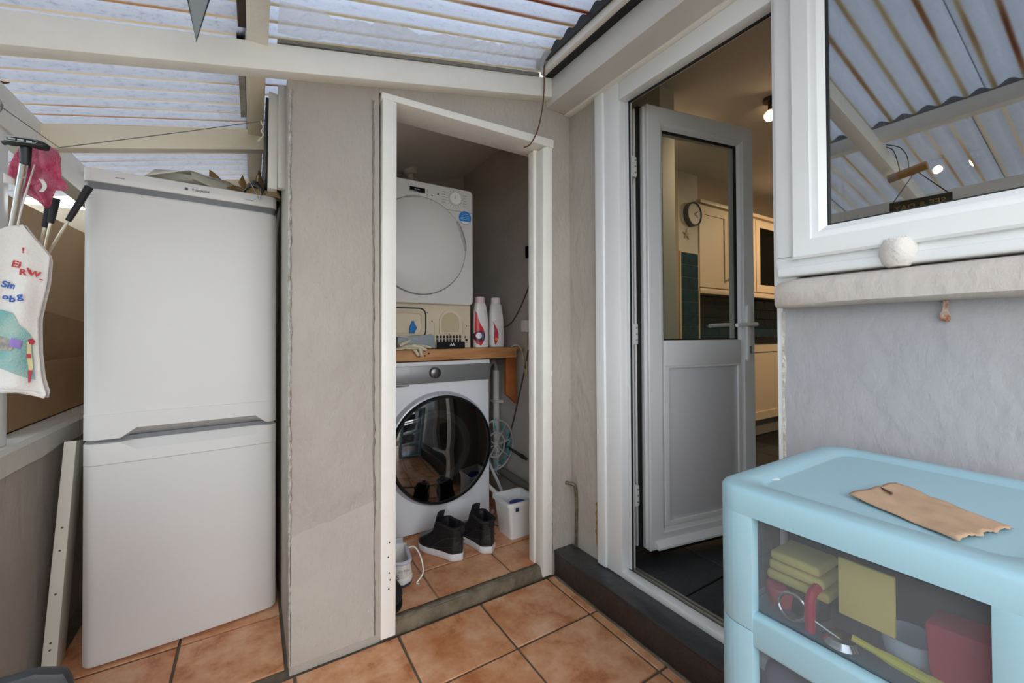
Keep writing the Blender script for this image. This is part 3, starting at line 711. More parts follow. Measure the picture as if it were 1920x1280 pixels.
obj('printed_mark', MB().box((.075, -.0012, 1.604), (.098, .001, 1.6065)).box((.43, -.0012, 1.600), (.47, .001, 1.6015)), mat('pale_print', '8a8a8a', .5), tpo, local=True)

# ---- clutter on top of fridge
def rag(mb, pts, z, h, seed, n=10):
    """crumpled flat scrap on polygon centre fan"""
    cx = sum(p[0] for p in pts)/len(pts); cy = sum(p[1] for p in pts)/len(pts)
    V = []; F = []; m_ = len(pts)
    for k in range(n+1):
        t = k/n
        for i, (x, y) in enumerate(pts):
            xx, yy = cx+(x-cx)*t, cy+(y-cy)*t; V.append((xx, yy, z+h*(.5+.5*nz(xx*18, yy*18, seed))+h*.25*nz(xx*50, yy*50, seed)))
    for k in range(n):
        for i in range(m_): j = (i+1) % m_; F.append((k*m_+i, k*m_+j, (k+1)*m_+j, (k+1)*m_+i))
    mb.add(V, F); return mb
FZ = 1.611
PAPER = mat('cream_paper', 'e6dfce', .8, var=.05); KRAFT = mat('kraft_brown_paper', 'a5824f', .85, var=.35, vscale=20, hex2='7c5c33')
o = obj('paper_sheet', rag(MB(), [(-.34, 1.98), (-.20, 1.93), (-.02, 2.05), (-.10, 2.25), (-.30, 2.22)], FZ+.012, .075, 1), PAPER, solid=.001); tag(o, 'loose cream paper sheet lying on top of the fridge freezer', 'paper')
o = obj('plastic_sleeve', rag(MB(), [(-.24, 1.96), (-.12, 1.97), (-.08, 2.05), (-.2, 2.08)], FZ+.058, .012, 4), mat('pale_blue_sleeve', 'b4c2cb', .3), solid=.001); tag(o, 'pale blue plastic sleeve over the cream paper on the fridge', 'plastic sleeve')
mb = MB(); mb.grid(lambda u, v: (-.15+.13*u, 2.02+.02*v+.02*sin(u*5), FZ+.040+.075*(1-u)*(.25+.75*v)*(1+.3*nz(u*5, v*4))), 10, 6)
o = obj('cardboard_scrap', mb, KRAFT, solid=.002); tag(o, 'thin curled kraft cardboard strip rising from the fridge top', 'cardboard')
mb = MB(); mb.grid(lambda u, v: (-.045+.028*u+.01*sin(v*4), 2.00+.03*u, FZ+.105*v*(1-.35*abs(2*u-1))+.002), 4, 8)
o = obj('cardboard_tab', mb, KRAFT, solid=.002); tag(o, 'upright torn brown tab standing on the fridge top behind the metal clip', 'cardboard')
mb = MB(); mb.grid(lambda u, v: (-.035+.075*u, 1.90+.05*v, FZ+.006+.056*sin(pi*u)*sin(pi*min(1, v*.9+.1))**.6), 16, 8)
o = obj('eyeglass_case', mb, mat('dark_grey_case', '4b4a4c', .45), solid=.003); tag(o, 'dark grey domed case lying on the front of the fridge top', 'case')
o = obj('wire_clip', MB().tube([(-.015, 1.872, FZ+.045), (.010, 1.868, FZ-.006), (.016, 1.860, FZ-.024), (.022, 1.860, FZ-.022), (.022, 1.864, FZ+.012), (.019, 1.88, FZ+.02)], .0014, 6, sm=4), CHROME); tag(o, 'bent silver wire clip hooked over the front edge of the fridge top', 'clip')
mb = MB()
def crump(cx, cy, r, h, s): mb.grid(lambda u, v: (cx+r*(u-.5)*2+.01*nz(u*5, v*5, s), cy+r*.8*(v-.5)*2, FZ+.002+max(0, h*(1-(2*u-1)**2)*(.35+.9*abs(nz(u*4, v*4, s)))*sin(pi*v)**.5)), 14, 12)
crump(.035, 2.02, .055, .190, 3); o = obj('crumpled_cardboard', mb, mat('dark_kraft', '6f5632', .85, var=.3, vscale=16), solid=.002); tag(o, 'crumpled dark brown cardboard on the fridge top near the pillar', 'cardboard')
mb = MB(); crump(.005, 1.945, .032, .110, 8); o = obj('crumpled_paper_bag', mb, mat('light_kraft', 'c4a274', .85, var=.3, vscale=30), solid=.0015); tag(o, 'light tan crumpled paper bag on the fridge top beside the dark case', 'paper bag')
mb = MB(); crump(.062, 1.925, .030, .095, 12); o = obj('paper_bag_end', mb, mat('pale_kraft', 'cdb58c', .85, var=.3, vscale=30), solid=.0015); tag(o, 'pale rolled paper bag end at the right corner of the fridge top', 'paper bag')

# ---- boards fixed beside pillar above fridge and leaning board
bd = sempty('trim_7')
obj('batten', MB().prism([(.040, 1.56), (.068, 1.56), (.072, 1.885), (.044, 1.89)], 1.62, 1.66, bev=.002), mat('grey_white_board', 'cfcac2', .5, var=.05), bd)
obj('batten', MB().prism([(.069, 1.56), (.092, 1.56), (.094, 1.91), (.070, 1.91)], 1.60, 1.63, bev=.002), mat('grey_white_board', '', 0), bd)
obj('dark_void_fill', MB().box((.036, 1.70, 1.64), (.094, 2.9, 1.905)), BLACK, bd)  # darkness of the void behind the battens, put in as a black box
mb = MB().prism([(0, 0), (.034, 0), (.030, .715), (0, .715)], 0, .11, bev=.002)
lb = obj('leaning_board', mb, mat('cream_board', 'd8d2c4', .5, var=.08, vscale=5), local=True)
lb.location = (-.556, 1.86, .006); lb.rotation_euler = (R(-10), R(2), R(4)); tag(lb, 'narrow cream painted board leaning upright between low wall and fridge freezer', 'board')
mb = MB()
for z in (.08, .10, .24, .37, .44): mb.cyl((.016, -.0012, z), (.016, .001, z), .0032, n=8)
obj('screw_hole', mb, mat('brown_rust_spot', '6b5140', .8), lb, local=True)

# ---- cardboard on the low wall ledge
cb = thing('cardboard_box', 'brown cardboard box standing open on the left wall ledge beside the fridge', 'box', (-.78, 2.35, .751))
def cpanel(name, a, b, m=CARD): return obj(name, MB().box(a, b, .001, 1), m, cb)
cpanel('side_panel', (-.672, 1.90, .752), (-.668, 2.93, .97)); cpanel('side_panel', (-.900, 1.90, .752), (-.896, 2.93, 1.0))
cpanel('end_panel', (-.900, 1.896, .752), (-.668, 1.90, .99), CARDD); cpanel('end_panel', (-.900, 2.93, .752), (-.668, 2.934, .97), CARDD); cpanel('base_panel', (-.9, 1.9, .752), (-.668, 2.93, .756), CARDD)
obj('packing_tape', MB().box((-.667, 1.925, .80), (-.6665, 1.955, .95)), mat('tan_tape', 'a98a5c', .3), cb)
mb = MB().prism([(1.95, .76), (2.99, .76), (2.99, 1.585), (2.45, 1.56), (2.20, 1.55), (1.95, 1.55)], -.722, -.717, ax='x')
o = obj('flattened_carton', mb, mat('light_card', 'c2a47e', .85, var=.08, vscale=3)); tag(o, 'tall flat brown cardboard panel standing behind the open box', 'cardboard')
mb = MB().prism([(2.0, .76), (2.98, .76), (2.98, 1.12), (2.0, 1.19)], -.700, -.696, ax='x')
o = obj('flattened_carton', mb, CARD); tag(o, 'lower brown cardboard sheet leaning between box and tall panel', 'cardboard')
mb = MB(); mb.grid(lambda u, v: (-.90+.02*nz(u*8, v*8), 2.1+.85*u, 1.30+.33*v), 16, 8)
o = obj('frosted_bag', mb, mat('white_green_patterned_plastic', 'dfe3df', .3, var=.6, vscale=14, hex2='7e8b7c'), solid=.001); tag(o, 'white and green patterned plastic hung on the side window behind the cardboard', 'plastic bag')

# ---- handle with pole (pull trolley), golf clubs
th_ = thing('pull_handle', 'black T-shaped handle on a silver pole in front of the left post', 'handle', (-.52, 1.62, 1.0))
HX, HY, HZ = -.516, 1.62, 1.573
obj('pole', MB().cyl((-.517, 1.614, 1.52), (-.73, 1.99, .79), .0085), CHROME, th_)
mb = MB(); gr = []
for i in range(13):
    t = i/12; gr.append((HX-.038+.084*t, HY-.012*sin(pi*t)-.006, HZ-.006*(2*t-1)**2+.004*t))
mb.tube(gr, [.006, .0105, .012, .0115, .0115, .0115, .012, .0105, .007], 12); mb.cyl((HX, HY, HZ), (HX-.002, HY+.006, HZ-.058), .012, .0095)
gp = obj('grip', mb, mat('black_grip', '1d1e21', .4), th_)
obj('grip_ring', MB().tube([(HX-.032+.062*u, HY-.0285, HZ+.006*v+.001+.003*u) for u, v in ((0, 0), (.1, .9), (.5, 1), (.9, .9), (1, 0), (.9, -.8), (.5, -.9), (.1, -.8))], .0008, 5, closed=True), mat('silver_print', 'b9bcc0', .4), gp)
mb = MB()
for k, w in enumerate((.012, .011, .010)): mb.box((HX-.022+.016*k, HY-.0295, HZ-.0005), (HX-.022+.016*k+w, HY-.0285, HZ+.0035))
obj('printed_mark', mb, mat('silver_print', '', 0), gp)
def club(top, mid, low, label, grip_len):
    t = thing('golf_club', label, 'golf club', low)
    T, B = Vector(top), Vector(mid); d = (B-T).normalized(); g = T+d*grip_len
    obj('shaft', MB().tube([tuple(g-d*.01), mid, low], .0042, 8), mat('steel_shaft', 'c0b3a2', .25, metal=.9), t)
    mb = MB().cyl(tuple(T), tuple(g), .0098, .0068, 14)
    n = int(grip_len/.0055)
    for k in range(n): p = T+d*(.003+k*.0055); q = .0112-.0035*k/n; mb.cyl(tuple(p), tuple(p+d*.0022), q, n=12)
    obj('grip', mb, mat('black_ribbed_grip', '26262a', .6), t)
club((-.425, 1.75, 1.518), (-.517, 1.77, 1.310), (-.69, 1.97, .80), 'golf club with ribbed black grip tilted furthest to the right, against the fridge', .120)
club((-.496, 1.75, 1.470), (-.524, 1.765, 1.310), (-.70, 2.10, .80), 'golf club with black grip partly behind the pink cloth, middle of the three clubs', .075)
club((-.516, 1.775, 1.450), (-.543, 1.79, 1.310), (-.72, 2.16, .80), 'golf club whose grip is hidden by the pink cloth, leftmost of the clubs', .065)

# ---- draped shapes from outlines
def rows_from(outline, z):
    xs_ = []
    n = len(outline)
    for i in range(n):
        (x0, z0), (x1, z1) = outline[i], outline[(i+1) % n]
        if (z0 <= z < z1) or (z1 <= z < z0): xs_.append(x0+(x1-x0)*(z-z0)/(z1-z0))
    return (min(xs_), max(xs_)) if len(xs_) >= 2 else None
def drape(outline, fy, nu=26, nv=34):
    zs = [p[1] for p in outline]; z0, z1 = min(zs)+1e-4, max(zs)-1e-4; mb = MB()
    def fn(u, v):
        z = z1+(z0-z1)*v; r_ = rows_from(outline, z); x = r_[0]+(r_[1]-r_[0])*u; return (x, fy(x, z, u, v), z)
    mb.grid(fn, nu, nv); return mb
PINK = mat('pink_microfibre', 'e0527c', .9, var=.28, vscale=26, hex2='ee93ab', bump=.7, bscale=260)
po = [(-.502, 1.582), (-.487, 1.586), (-.462, 1.576), (-.455, 1.556), (-.452, 1.50), (-.440, 1.482), (-.442, 1.470), (-.464, 1.468), (-.468, 1.45), (-.468, 1.425), (-.474, 1.415), (-.480, 1.414), (-.503, 1.436), (-.520, 1.448), (-.532, 1.455), (-.548, 1.477), (-.546, 1.51), (-.540, 1.545), (-.528, 1.566)]
po = [(x*1.03, 1.06+(z-1.06)*1.03) for x, z in po]
mb = drape(po, lambda x, z, u, v: 1.672+.017*(1-2*abs(((u*2.6+.5*v) % 1)-.5))*min(1, v*3+.3)+.022*nz(x*45, z*22, 3)-.014*v*(1-abs(2*u-1)), 34, 40)
clo = obj('cleaning_cloth', mb, PINK, solid=.004, angle=75); tag(clo, 'bright pink microfibre cloth draped over the black T handle', 'cloth')
obj('care_label', MB().grid(lambda u, v: (-.499+.010*u+.008*sin(v*3), 1.640-.004*u, 1.492-.035*v), 3, 6), mat('white_label', 'e3dfd8', .8), clo, solid=.001)
obj('pale_hem', MB().grid(lambda u, v: (-.566+.018*u, 1.650+.01*u, 1.500-.012*u-.028*v+.012*v*u), 4, 4), mat('white_label', '', 0), clo, solid=.002)
bo = [(-.505, 1.332), (-.482, 1.338), (-.470, 1.318), (-.440, 1.272), (-.434, 1.262), (-.437, 1.20), (-.452, 1.105), (-.451, 1.02), (-.446, .96), (-.437, .917), (-.442, .908), (-.470, .922), (-.515, .940), (-.600, .93), (-.610, 1.10), (-.600, 1.20), (-.555, 1.29)]
def bagy(x, z, u=0, v=0): return 1.500+.006*sin(x*95+.6*sin(z*14))*min(1, (1.34-z)*6)+.004*nz(x*25, z*12, 6)-.012*min(1, (1.34-z)*5)
bag = obj('drawstring_bag', drape(bo, bagy, 40, 46), mat('white_cotton', 'e3dcd6', .85, var=.04, bump=.2, bscale=200), solid=.003, angle=75)
tag(bag, 'white cotton bag with child lettering and felt shapes hanging below the T handle', 'bag')
obj('bag_back', drape(bo, lambda x, z, u, v: 1.516+.012*sin(pi*u), 16, 30), mat('white_cotton', '', 0), bag, solid=.002, angle=75)
obj('drawstring', MB().tube([(-.487, 1.49, 1.335), (-.500, 1.56, 1.41), (-.520, 1.69, 1.55)], .0022, 6, sm=3).tube([(-.499, 1.49, 1.330), (-.514, 1.56, 1.41), (-.540, 1.69, 1.55)], .0022, 6, sm=3), mat('white_cord', 'e5ddd2', .8), bag)
def onbag(poly, off=.0035): 
    """applique that follows the bag front"""
    return drape(poly, lambda x, z, u, v: bagy(x, z)-off, 20, 20)
TEALF = mat('teal_glitter_felt', '7fb3b0', .8, var=.4, vscale=22, hex2='a9bdb4', bump=.4, bscale=200)
obj('felt_patch', onbag([(-.530, 1.122), (-.516, 1.128), (-.505, 1.118), (-.494, 1.122), (-.486, 1.108), (-.482, 1.092), (-.470, 1.080), (-.462, 1.065), (-.459, 1.0), (-.456, .955), (-.470, .962), (-.495, .978), (-.520, .99), (-.60, 1.02), (-.60, 1.12)]), TEALF, bag)
obj('felt_patch', onbag([(-.60, 1.075), (-.515, 1.065), (-.500, 1.058), (-.487, 1.043), (-.492, 1.028), (-.515, 1.030), (-.60, 1.04)], .005), mat('grey_white_felt', 'b9b3a9', .85, var=.4, vscale=60, hex2='87817a'), bag)
obj('purple_square', onbag([(-.492, 1.060), (-.474, 1.052), (-.477, 1.032), (-.496, 1.040)], .0065), mat('purple_satin', '8b6ab5', .4), bag)
obj('appliqued_figure', onbag([(-.468, 1.050), (-.463, 1.052), (-.462, 1.03), (-.459, .985), (-.462, .978), (-.466, .982), (-.468, 1.01)], .0065), mat('cream_felt', 'e3cf9c', .85), bag)
REDF = mat('red_felt', 'b23a44', .8)
RF = REDF
obj('red_felt_head', onbag([(-.466, 1.055), (-.459, 1.058), (-.455, 1.050), (-.458, 1.042), (-.464, 1.044)], .008), RF, bag)
obj('red_felt_patch', MB().grid(lambda u, v: (-.469+.008*u, bagy(-.465, 1.015)-.009, 1.020-.010*v), 2, 2), RF, bag)
obj('red_felt_tail', MB().grid(lambda u, v: (-.466+.007*u*(1-.5*v), bagy(-.465, .97)-.008, .980-.030*v), 2, 4), RF, bag)
REDI = mat('red_ink', 'c23a3a', .7); BLUI = mat('blue_ink', '2f5aa8', .7)
def bagtext(s, x, z, size, m, rot=0): text('lettering', s, size, (x, bagy(x, z)-.006, z), (cos(R(rot)), 0, sin(R(rot))), (-sin(R(rot)), 0, cos(R(rot))), m, bag, bold=.0006)
bagtext('Ei', -.488, 1.237, .022, REDI, -12); bagtext('!', -.477, 1.272, .018, REDI); bagtext('R', -.476, 1.218, .020, REDI, -4); bagtext('I', -.466, 1.222, .020, REDI, 14); bagtext('W', -.457, 1.216, .019, REDI, -14); bagtext('-', -.446, 1.204, .018, REDI, -20)
bagtext('Sin', -.501, 1.186, .021, BLUI, -14); bagtext('g', -.479, 1.160, .022, BLUI, 8); bagtext('o.', -.504, 1.158, .019, BLUI); bagtext('b', -.493, 1.152, .021, BLUI, -6)

# ---- washing line wire
o = obj('washing_line', MB().tube([(-.598, 1.70, 1.70), (-.49, 1.75, 1.622), (-.2, 1.75, 1.7425), (.022, 1.75, 1.838)], .0014, 6), mat('grey_wire', '6e6a66', .5)); tag(o, 'thin grey wire strung from left wall plate to the pillar boards', 'wire')
obj('knot', MB().tube([(.022, 1.75, 1.838), (.030, 1.745, 1.815), (.024, 1.745, 1.80), (.030, 1.74, 1.785), (.018, 1.74, 1.765)], .003, 6, sm=3).cyl((.018, 1.74, 1.765), (.015, 1.74, 1.757), .005), mat('white_cord', '', 0), o)
obj('hook', MB().tube([(-.598, 1.705, 1.72), (-.590, 1.71, 1.70), (-.600, 1.715, 1.68), (-.607, 1.71, 1.70)], .003, 6, sm=3), CHROME, o)

# ---- hanging glass corner below the roof
hg = thing('hinged_glass_pane', 'frameless glass pane corner pointing down below the roof beam', 'glass pane', (-.118, 1.30, 1.95))
P3 = [(-.1235, 1.300, 1.802), (-.0860, 1.300, 1.968), (-.150, 1.300, 1.955)]
def slab(P, th, d): 
    mb = MB(); n = Vector(d)*th; k = len(P); mb.add([tuple(Vector(p)+s*n) for s in (0, 1) for p in P], [tuple(range(k)), tuple(range(k, 2*k))[::-1]]+[(i, (i+1) % k, k+(i+1) % k, k+i) for i in range(k)]); return mb
obj('pane', slab(P3, .005, (0, 1, 0)), glass_mat('greenish_pane', '9fb0ad', 1.5, diff=.35), hg)
obj('edge_strip', MB().tube([P3[1], P3[0], P3[2]], .0022, 6), mat('dark_edge', '3c4444', .4), hg)

# ---- rusty cable at the roof corner
o = obj('rusty_cable', MB().tube([(1.046, .9, 2.232), (1.043, 1.15, 2.229), (1.040, 1.33, 2.224), (1.042, 1.405, 2.20), (1.044, 1.412, 2.12), (1.040, 1.418, 2.03), (1.020, 1.425, 1.93), (.985, 1.43, 1.860), (.968, 1.455, 1.850)], .0028, 8, sm=5), RUSTR); tag(o, 'thin rusty brown cable hanging from the roof edge past the beam end', 'cable')

# ================================================================ closet appliances
# washing machine
wmx0, wmx1, wy0 = .520, 1.119, 2.045
wm_ = thing('washing_machine', 'white washing machine with big black round door under the wooden shelf', 'washing machine', (.82, 2.35, .051))
obj('cabinet', MB().box((wmx0, wy0, .060), (wmx1, 2.60, .905), .008, 3), APPL2, wm_)
obj('worktop', MB().box((wmx0-.002, wy0-.008, .898), (wmx1+.002, 2.60, .926), .006, 3), APPL2, wm_)
cp = obj('control_panel', MB().box((wmx0+.004, wy0-.010, .815), (wmx1-.004, wy0+.01, .906), .003), PANELG, wm_)
obj('detergent_drawer_line', MB().box((.6675, wy0-.0105, .817), (.6688, wy0-.009, .905)).box((.52, wy0-.0105, .806), (.66, wy0-.002, .812)), APPLG, cp)
kn = obj('dial', MB().lathe([(0, .036), (.022, .036), (.027, .033), (.0285, .010), (.0295, .008), (.0295, 0)], (.792, wy0, .868), 'y', 36), mat('dark_metal_dial', '6c6d6f', .25, metal=.8), cp)
for fx in (wmx0+.05, wmx1-.05): obj('foot', MB().cyl((fx, wy0+.05, .0505), (fx, wy0+.05, .066), .02), BLACK, wm_)
obj('filter_flap', MB().prism(rrect(.862, 1.06, .085, .182, .004), wy0-.0025, wy0+.001, bev=.0008), APPL2, wm_)
DC = (.832, wy0, .473)
dr = obj('door_ring', MB().lathe([(.292, -.002), (.291, .012), (.280, .026), (.272, .028), (.268, .024)], (DC[0]-.006, DC[1], DC[2]+.004), 'y', 64), mat('silver_white_ring', 'c2c6cc', .3, metal=.3), wm_)
WG = glass_mat('smoked_door_glass', '8c8a88', 1.75, .0, base=.15)
obj('door_glass', MB().lathe([(.275, .022), (.272, .040), (.22, .048), (.12, .053), (.0001, .055)], DC, 'y', 64), WG, wm_)
obj('door_rim', MB().lathe([(.276, .012), (.2775, .036), (.272, .043), (.262, .044)], DC, 'y', 64), mat('dark_chrome', '2a2c2f', .15, metal=.6), wm_)
obj('porthole_ring', MB().lathe([(.150, .012), (.172, .010), (.178, .018), (.190, .016)], (DC[0]-.03, DC[1], DC[2]+.01), 'y', 48), mat('porthole_grey', '8d99a2', .25), wm_)
obj('porthole_bowl', MB().lathe([(.150, .010), (.10, .032), (.0001, .038)], (DC[0]-.03, DC[1], DC[2]+.01), 'y', 40), mat('drum_grey', '3f4142', .3, metal=.5), wm_)
obj('door_backing', MB().lathe([(.272, .003), (.0001, .004)], DC, 'y', 40), mat('door_black', '0f1012', .3), wm_)

# shelf
sf = thing('wooden_shelf', 'rough pine shelf across the closet above the washing machine', 'shelf', (.8, 2.1, .93))
obj('front_rail', MB().box((.215, 2.015, .932), (1.282, 2.045, .989), .002), WOOD, sf)
obj('board', MB().box((.215, 2.046, .974), (1.355, 2.62, .990), .001), mat('shelf_board', 'b68c60', .6, var=.2), sf)
obj('end_post', MB().prism([(1.248, .930), (1.318, .930), (1.318, .655), (1.248, .715)], 2.075, 2.10, bev=.002), WOODO, sf)
mb = MB()
for x, z in ((.700, .956), (.734, .957), (.755, .968), (1.255, .968), (1.262, .950)): obj('wood_knot', MB().cyl((x, 2.0138, z), (x, 2.0155, z), .005 if x < 1 else .002, n=10), mat('dark_knot', '4b2d18', .7), sf)

# tumble dryer
td = thing('tumble_dryer', 'white tumble dryer with large round door standing on the wooden shelf', 'tumble dryer', (.71, 2.3, .991))
dx0, dx1, dy = .408, 1.010, 2.022
obj('cabinet', MB().box((dx0, dy+.035, .992), (dx1, 2.62, 1.825), .004), BEIGE, td)
mb = MB().prism(rrect(dx0, dx1, 1.222, 1.838, .022), dy, 2.60, bev=.006); obj('front_shell', mb, APPL, td)
obj('door_groove', ring(MB(), circ(.716, 1.513, .2495, 64), circ(.716, 1.513, .243, 64), dy-.0012, dy+.001), APPLG, td)
obj('door', MB().lathe([(.2445, .0), (.244, .010), (.236, .016), (.12, .026), (.0001, .028)], (.716, dy, 1.513), 'y', 64), APPL, td)
mb = MB(); V = []; F = []; n = 14
for i in range(n+1):
    t = R(-1+38*i/n); w = .010+.010*sin(pi*i/n)
    for q in (.2455, .2455-w): V.append((.716+q*cos(t), dy-.016, 1.513+q*sin(t)))
for i in range(n): F.append((2*i, 2*i+1, 2*i+3, 2*i+2))
mb.add(V, F); obj('door_handle', mb, mat('mid_grey_handle', 'a8a6a4', .4), td, solid=.006)
obj('panel_seam', MB().box((.862, dy-.001, 1.7175), (dx1-.006, dy+.001, 1.7195)), APPLG, td)
ds = obj('display', MB().box((.660, dy-.002, 1.780), (.740, dy+.001, 1.806), .001), BLACKG, td)
obj('display_digits', MB().box((.684, dy-.0025, 1.793), (.695, dy-.002, 1.797)).box((.700, dy-.0025, 1.793), (.711, dy-.002, 1.797)), mat('dim_digit', '9aa0b8', .5), ds)
obj('dial', MB().lathe([(0, .022), (.030, .022), (.034, .018), (.036, 0)], (.902, dy, 1.779), 'y', 32), WHITEP, td)
mb = MB()
for k in range(18):
    t = R(20*k); c_ = (.902+.043*cos(t), 1.779+.043*sin(t)); mb.box((c_[0]-.0022, dy-.0012, c_[1]-.0012), (c_[0]+.0022, dy, c_[1]+.0012))
for k in range(5):
    mb.box((.832, dy-.0012, 1.808-.014*k), (.852, dy, 1.8095-.014*k)); mb.box((.952, dy-.0012, 1.804-.014*k), (.972, dy, 1.8055-.014*k)); mb.box((.748, dy-.0012, 1.802-.008*k), (.756, dy, 1.8032-.008*k))
mb.box((.772, dy-.0012, 1.775), (.781, dy, 1.780)); mb.box((.806, dy-.0012, 1.786), (.815, dy, 1.793)); mb.box((.898, dy-.0225, 1.775), (.9005, dy-.021, 1.790))
obj('printed_mark', mb, mat('panel_print', '5d5c5c', .6), td)
st = obj('round_sticker', MB().cyl((.963, dy-.0016, 1.688), (.963, dy+.001, 1.688), .036, n=40), mat('blue_sticker', '1f7fcf', .4), td)
obj('sticker_band', MB().prism([(.963+.034*cos(R(a)), 1.688+.034*sin(R(a))) for a in range(215, 326, 10)], dy-.0022, dy-.0015), WHITEP, st)
mb = MB()
for k, w in enumerate((.018, .022, .024, .026)): mb.box((.963-w, dy-.0022, 1.706-.009*k), (.963+w, dy-.0015, 1.7085-.009*k))
obj('printed_lines', mb, mat('pale_blue_print', '9ccbef', .5), st)
# dryer base: hatch, alcove, grille
yb = dy+.034
hp = obj('filter_hatch', MB().prism(rrect(.43, .748, 1.052, 1.196, .032), yb-.012, yb, bev=.003), BEIGE, td)
obj('hatch_seal', ring(MB(), rrect(.424, .753, 1.047, 1.201, .035), rrect(.432, .746, 1.054, 1.194, .030), yb-.013, yb), BLACK, td)
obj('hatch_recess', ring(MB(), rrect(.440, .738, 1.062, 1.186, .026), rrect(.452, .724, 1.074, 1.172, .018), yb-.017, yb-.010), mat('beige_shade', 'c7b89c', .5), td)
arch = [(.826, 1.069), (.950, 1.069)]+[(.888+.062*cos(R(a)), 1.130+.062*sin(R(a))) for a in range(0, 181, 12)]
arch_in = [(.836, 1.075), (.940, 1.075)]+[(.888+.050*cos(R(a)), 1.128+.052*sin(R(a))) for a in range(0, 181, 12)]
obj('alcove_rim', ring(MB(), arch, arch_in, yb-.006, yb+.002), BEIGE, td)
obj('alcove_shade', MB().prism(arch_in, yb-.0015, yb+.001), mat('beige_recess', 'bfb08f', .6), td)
mb = MB()
for r_ in range(2):
    for k in range(8): mb.box((.812+.0185*k, yb-.0015, 1.044-.020*r_), (.823+.0185*k, yb+.001, 1.059-.020*r_))
mb.box((.975, yb-.0015, 1.045), (.980, yb+.001, 1.056)).box((.978, yb-.0015, 1.028), (.992, yb+.001, 1.040))
obj('vent_slot', mb, BLACK, td)
obj('panel_line', MB().box((.768, yb-.001, 1.125), (.800, yb+.001, 1.1268)).box((.800, yb-.001, 1.06), (.8015, yb+.001, 1.127)).box((.962, yb-.001, 1.07), (.963, yb+.001, 1.14)), mat('beige_recess', '', 0), td)
mb = MB()
for x, z in ((.763, 1.177), (.788, 1.133), (.985, 1.110), (.985, 1.022), (.752, 1.073), (.884, 1.066)): mb.cyl((x, yb-.003, z), (x, yb, z), .0035, n=8)
obj('screw', mb, mat('dull_screw', '7c766a', .4, metal=.6), td)
o = obj('filter_tray', MB().prism([(.60, .994), (.792, .994), (.792, 1.058), (.775, 1.066), (.70, 1.060), (.60, 1.050)], 2.026, 2.050, bev=.003), mat('blue_grey_plastic', '8d979c', .45)); tag(o, 'grey plastic filter tray standing on the shelf against the dryer base', 'tray')
mb = MB().prism([(.660, 1.070), (.664, 1.108), (.672, 1.118), (.674, 1.132), (.684, 1.134), (.688, 1.118), (.700, 1.100), (.696, 1.088), (.690, 1.084), (.688, 1.070)], 2.030, 2.039, bev=.002)
o = obj('cloth_scrap', mb, mat('blue_cloth', '2b76b8', .8)); tag(o, 'small bright blue cloth scrap on the beige dryer hatch', 'cloth')

# black sweatband with white mark
wbd = thing('sweatband', 'flat black sweatband with white mark on the shelf in front of the dryer vents', 'sweatband', (.875, 2.02, .991))
obj('band', MB().box((.797, 2.003, .991), (.953, 2.021, 1.026), .006, 3), mat('black_towelling', '141416', .9, bump=.5, bscale=300), wbd)
mb = MB()
for cx in (.872, .885):
    for a in (90, 210, 330): mb.prism([(cx-.002, 0), (cx+.002, 0), (cx+.002, .008), (cx-.002, .008)], 2.0015, 2.003, M=Matrix.Translation((cx, 0, 1.011)) @ Matrix.Rotation(R(a-90), 4, 'Y') @ Matrix.Translation((-cx, 0, 0)))
obj('white_mark', mb, WHITEP, wbd)

# latex glove
gm = mat('cream_latex', 'd9cfb4', .6, var=.12, vscale=20, bump=.3, bscale=60)
gl = thing('latex_glove', 'cream latex glove draped over the front edge of the shelf', 'glove', (.66, 2.0, .99))
mb = MB(); mb.grid(lambda u, v: (.52+.17*u, 2.035-.055*v, .9935+.036*sin(pi*v)*(.6+.4*sin(u*9+1))*(1-.5*u)+.004*nz(u*9, v*9)), 20, 14); obj('palm', mb, gm, gl, solid=.003, angle=80)
for (a, b, c, r_) in (((.665, 2.00, 1.012), (.71, 1.995, 1.00), (.738, 2.000, .985), .009), ((.66, 2.005, 1.010), (.700, 2.000, .995), (.712, 1.998, .955), .010), ((.64, 2.0, 1.005), (.672, 1.998, .992), (.695, 1.999, .958), .009), ((.66, 2.02, 1.012), (.73, 2.01, 1.006), (.765, 2.008, .997), .007), ((.60, 2.0, 1.012), (.64, 2.0, 1.03), (.655, 2.01, 1.038), .008)):
    obj('finger', MB().tube([a, b, c], [r_, r_, r_*.75], 8, sm=4), gm, gl, angle=80)

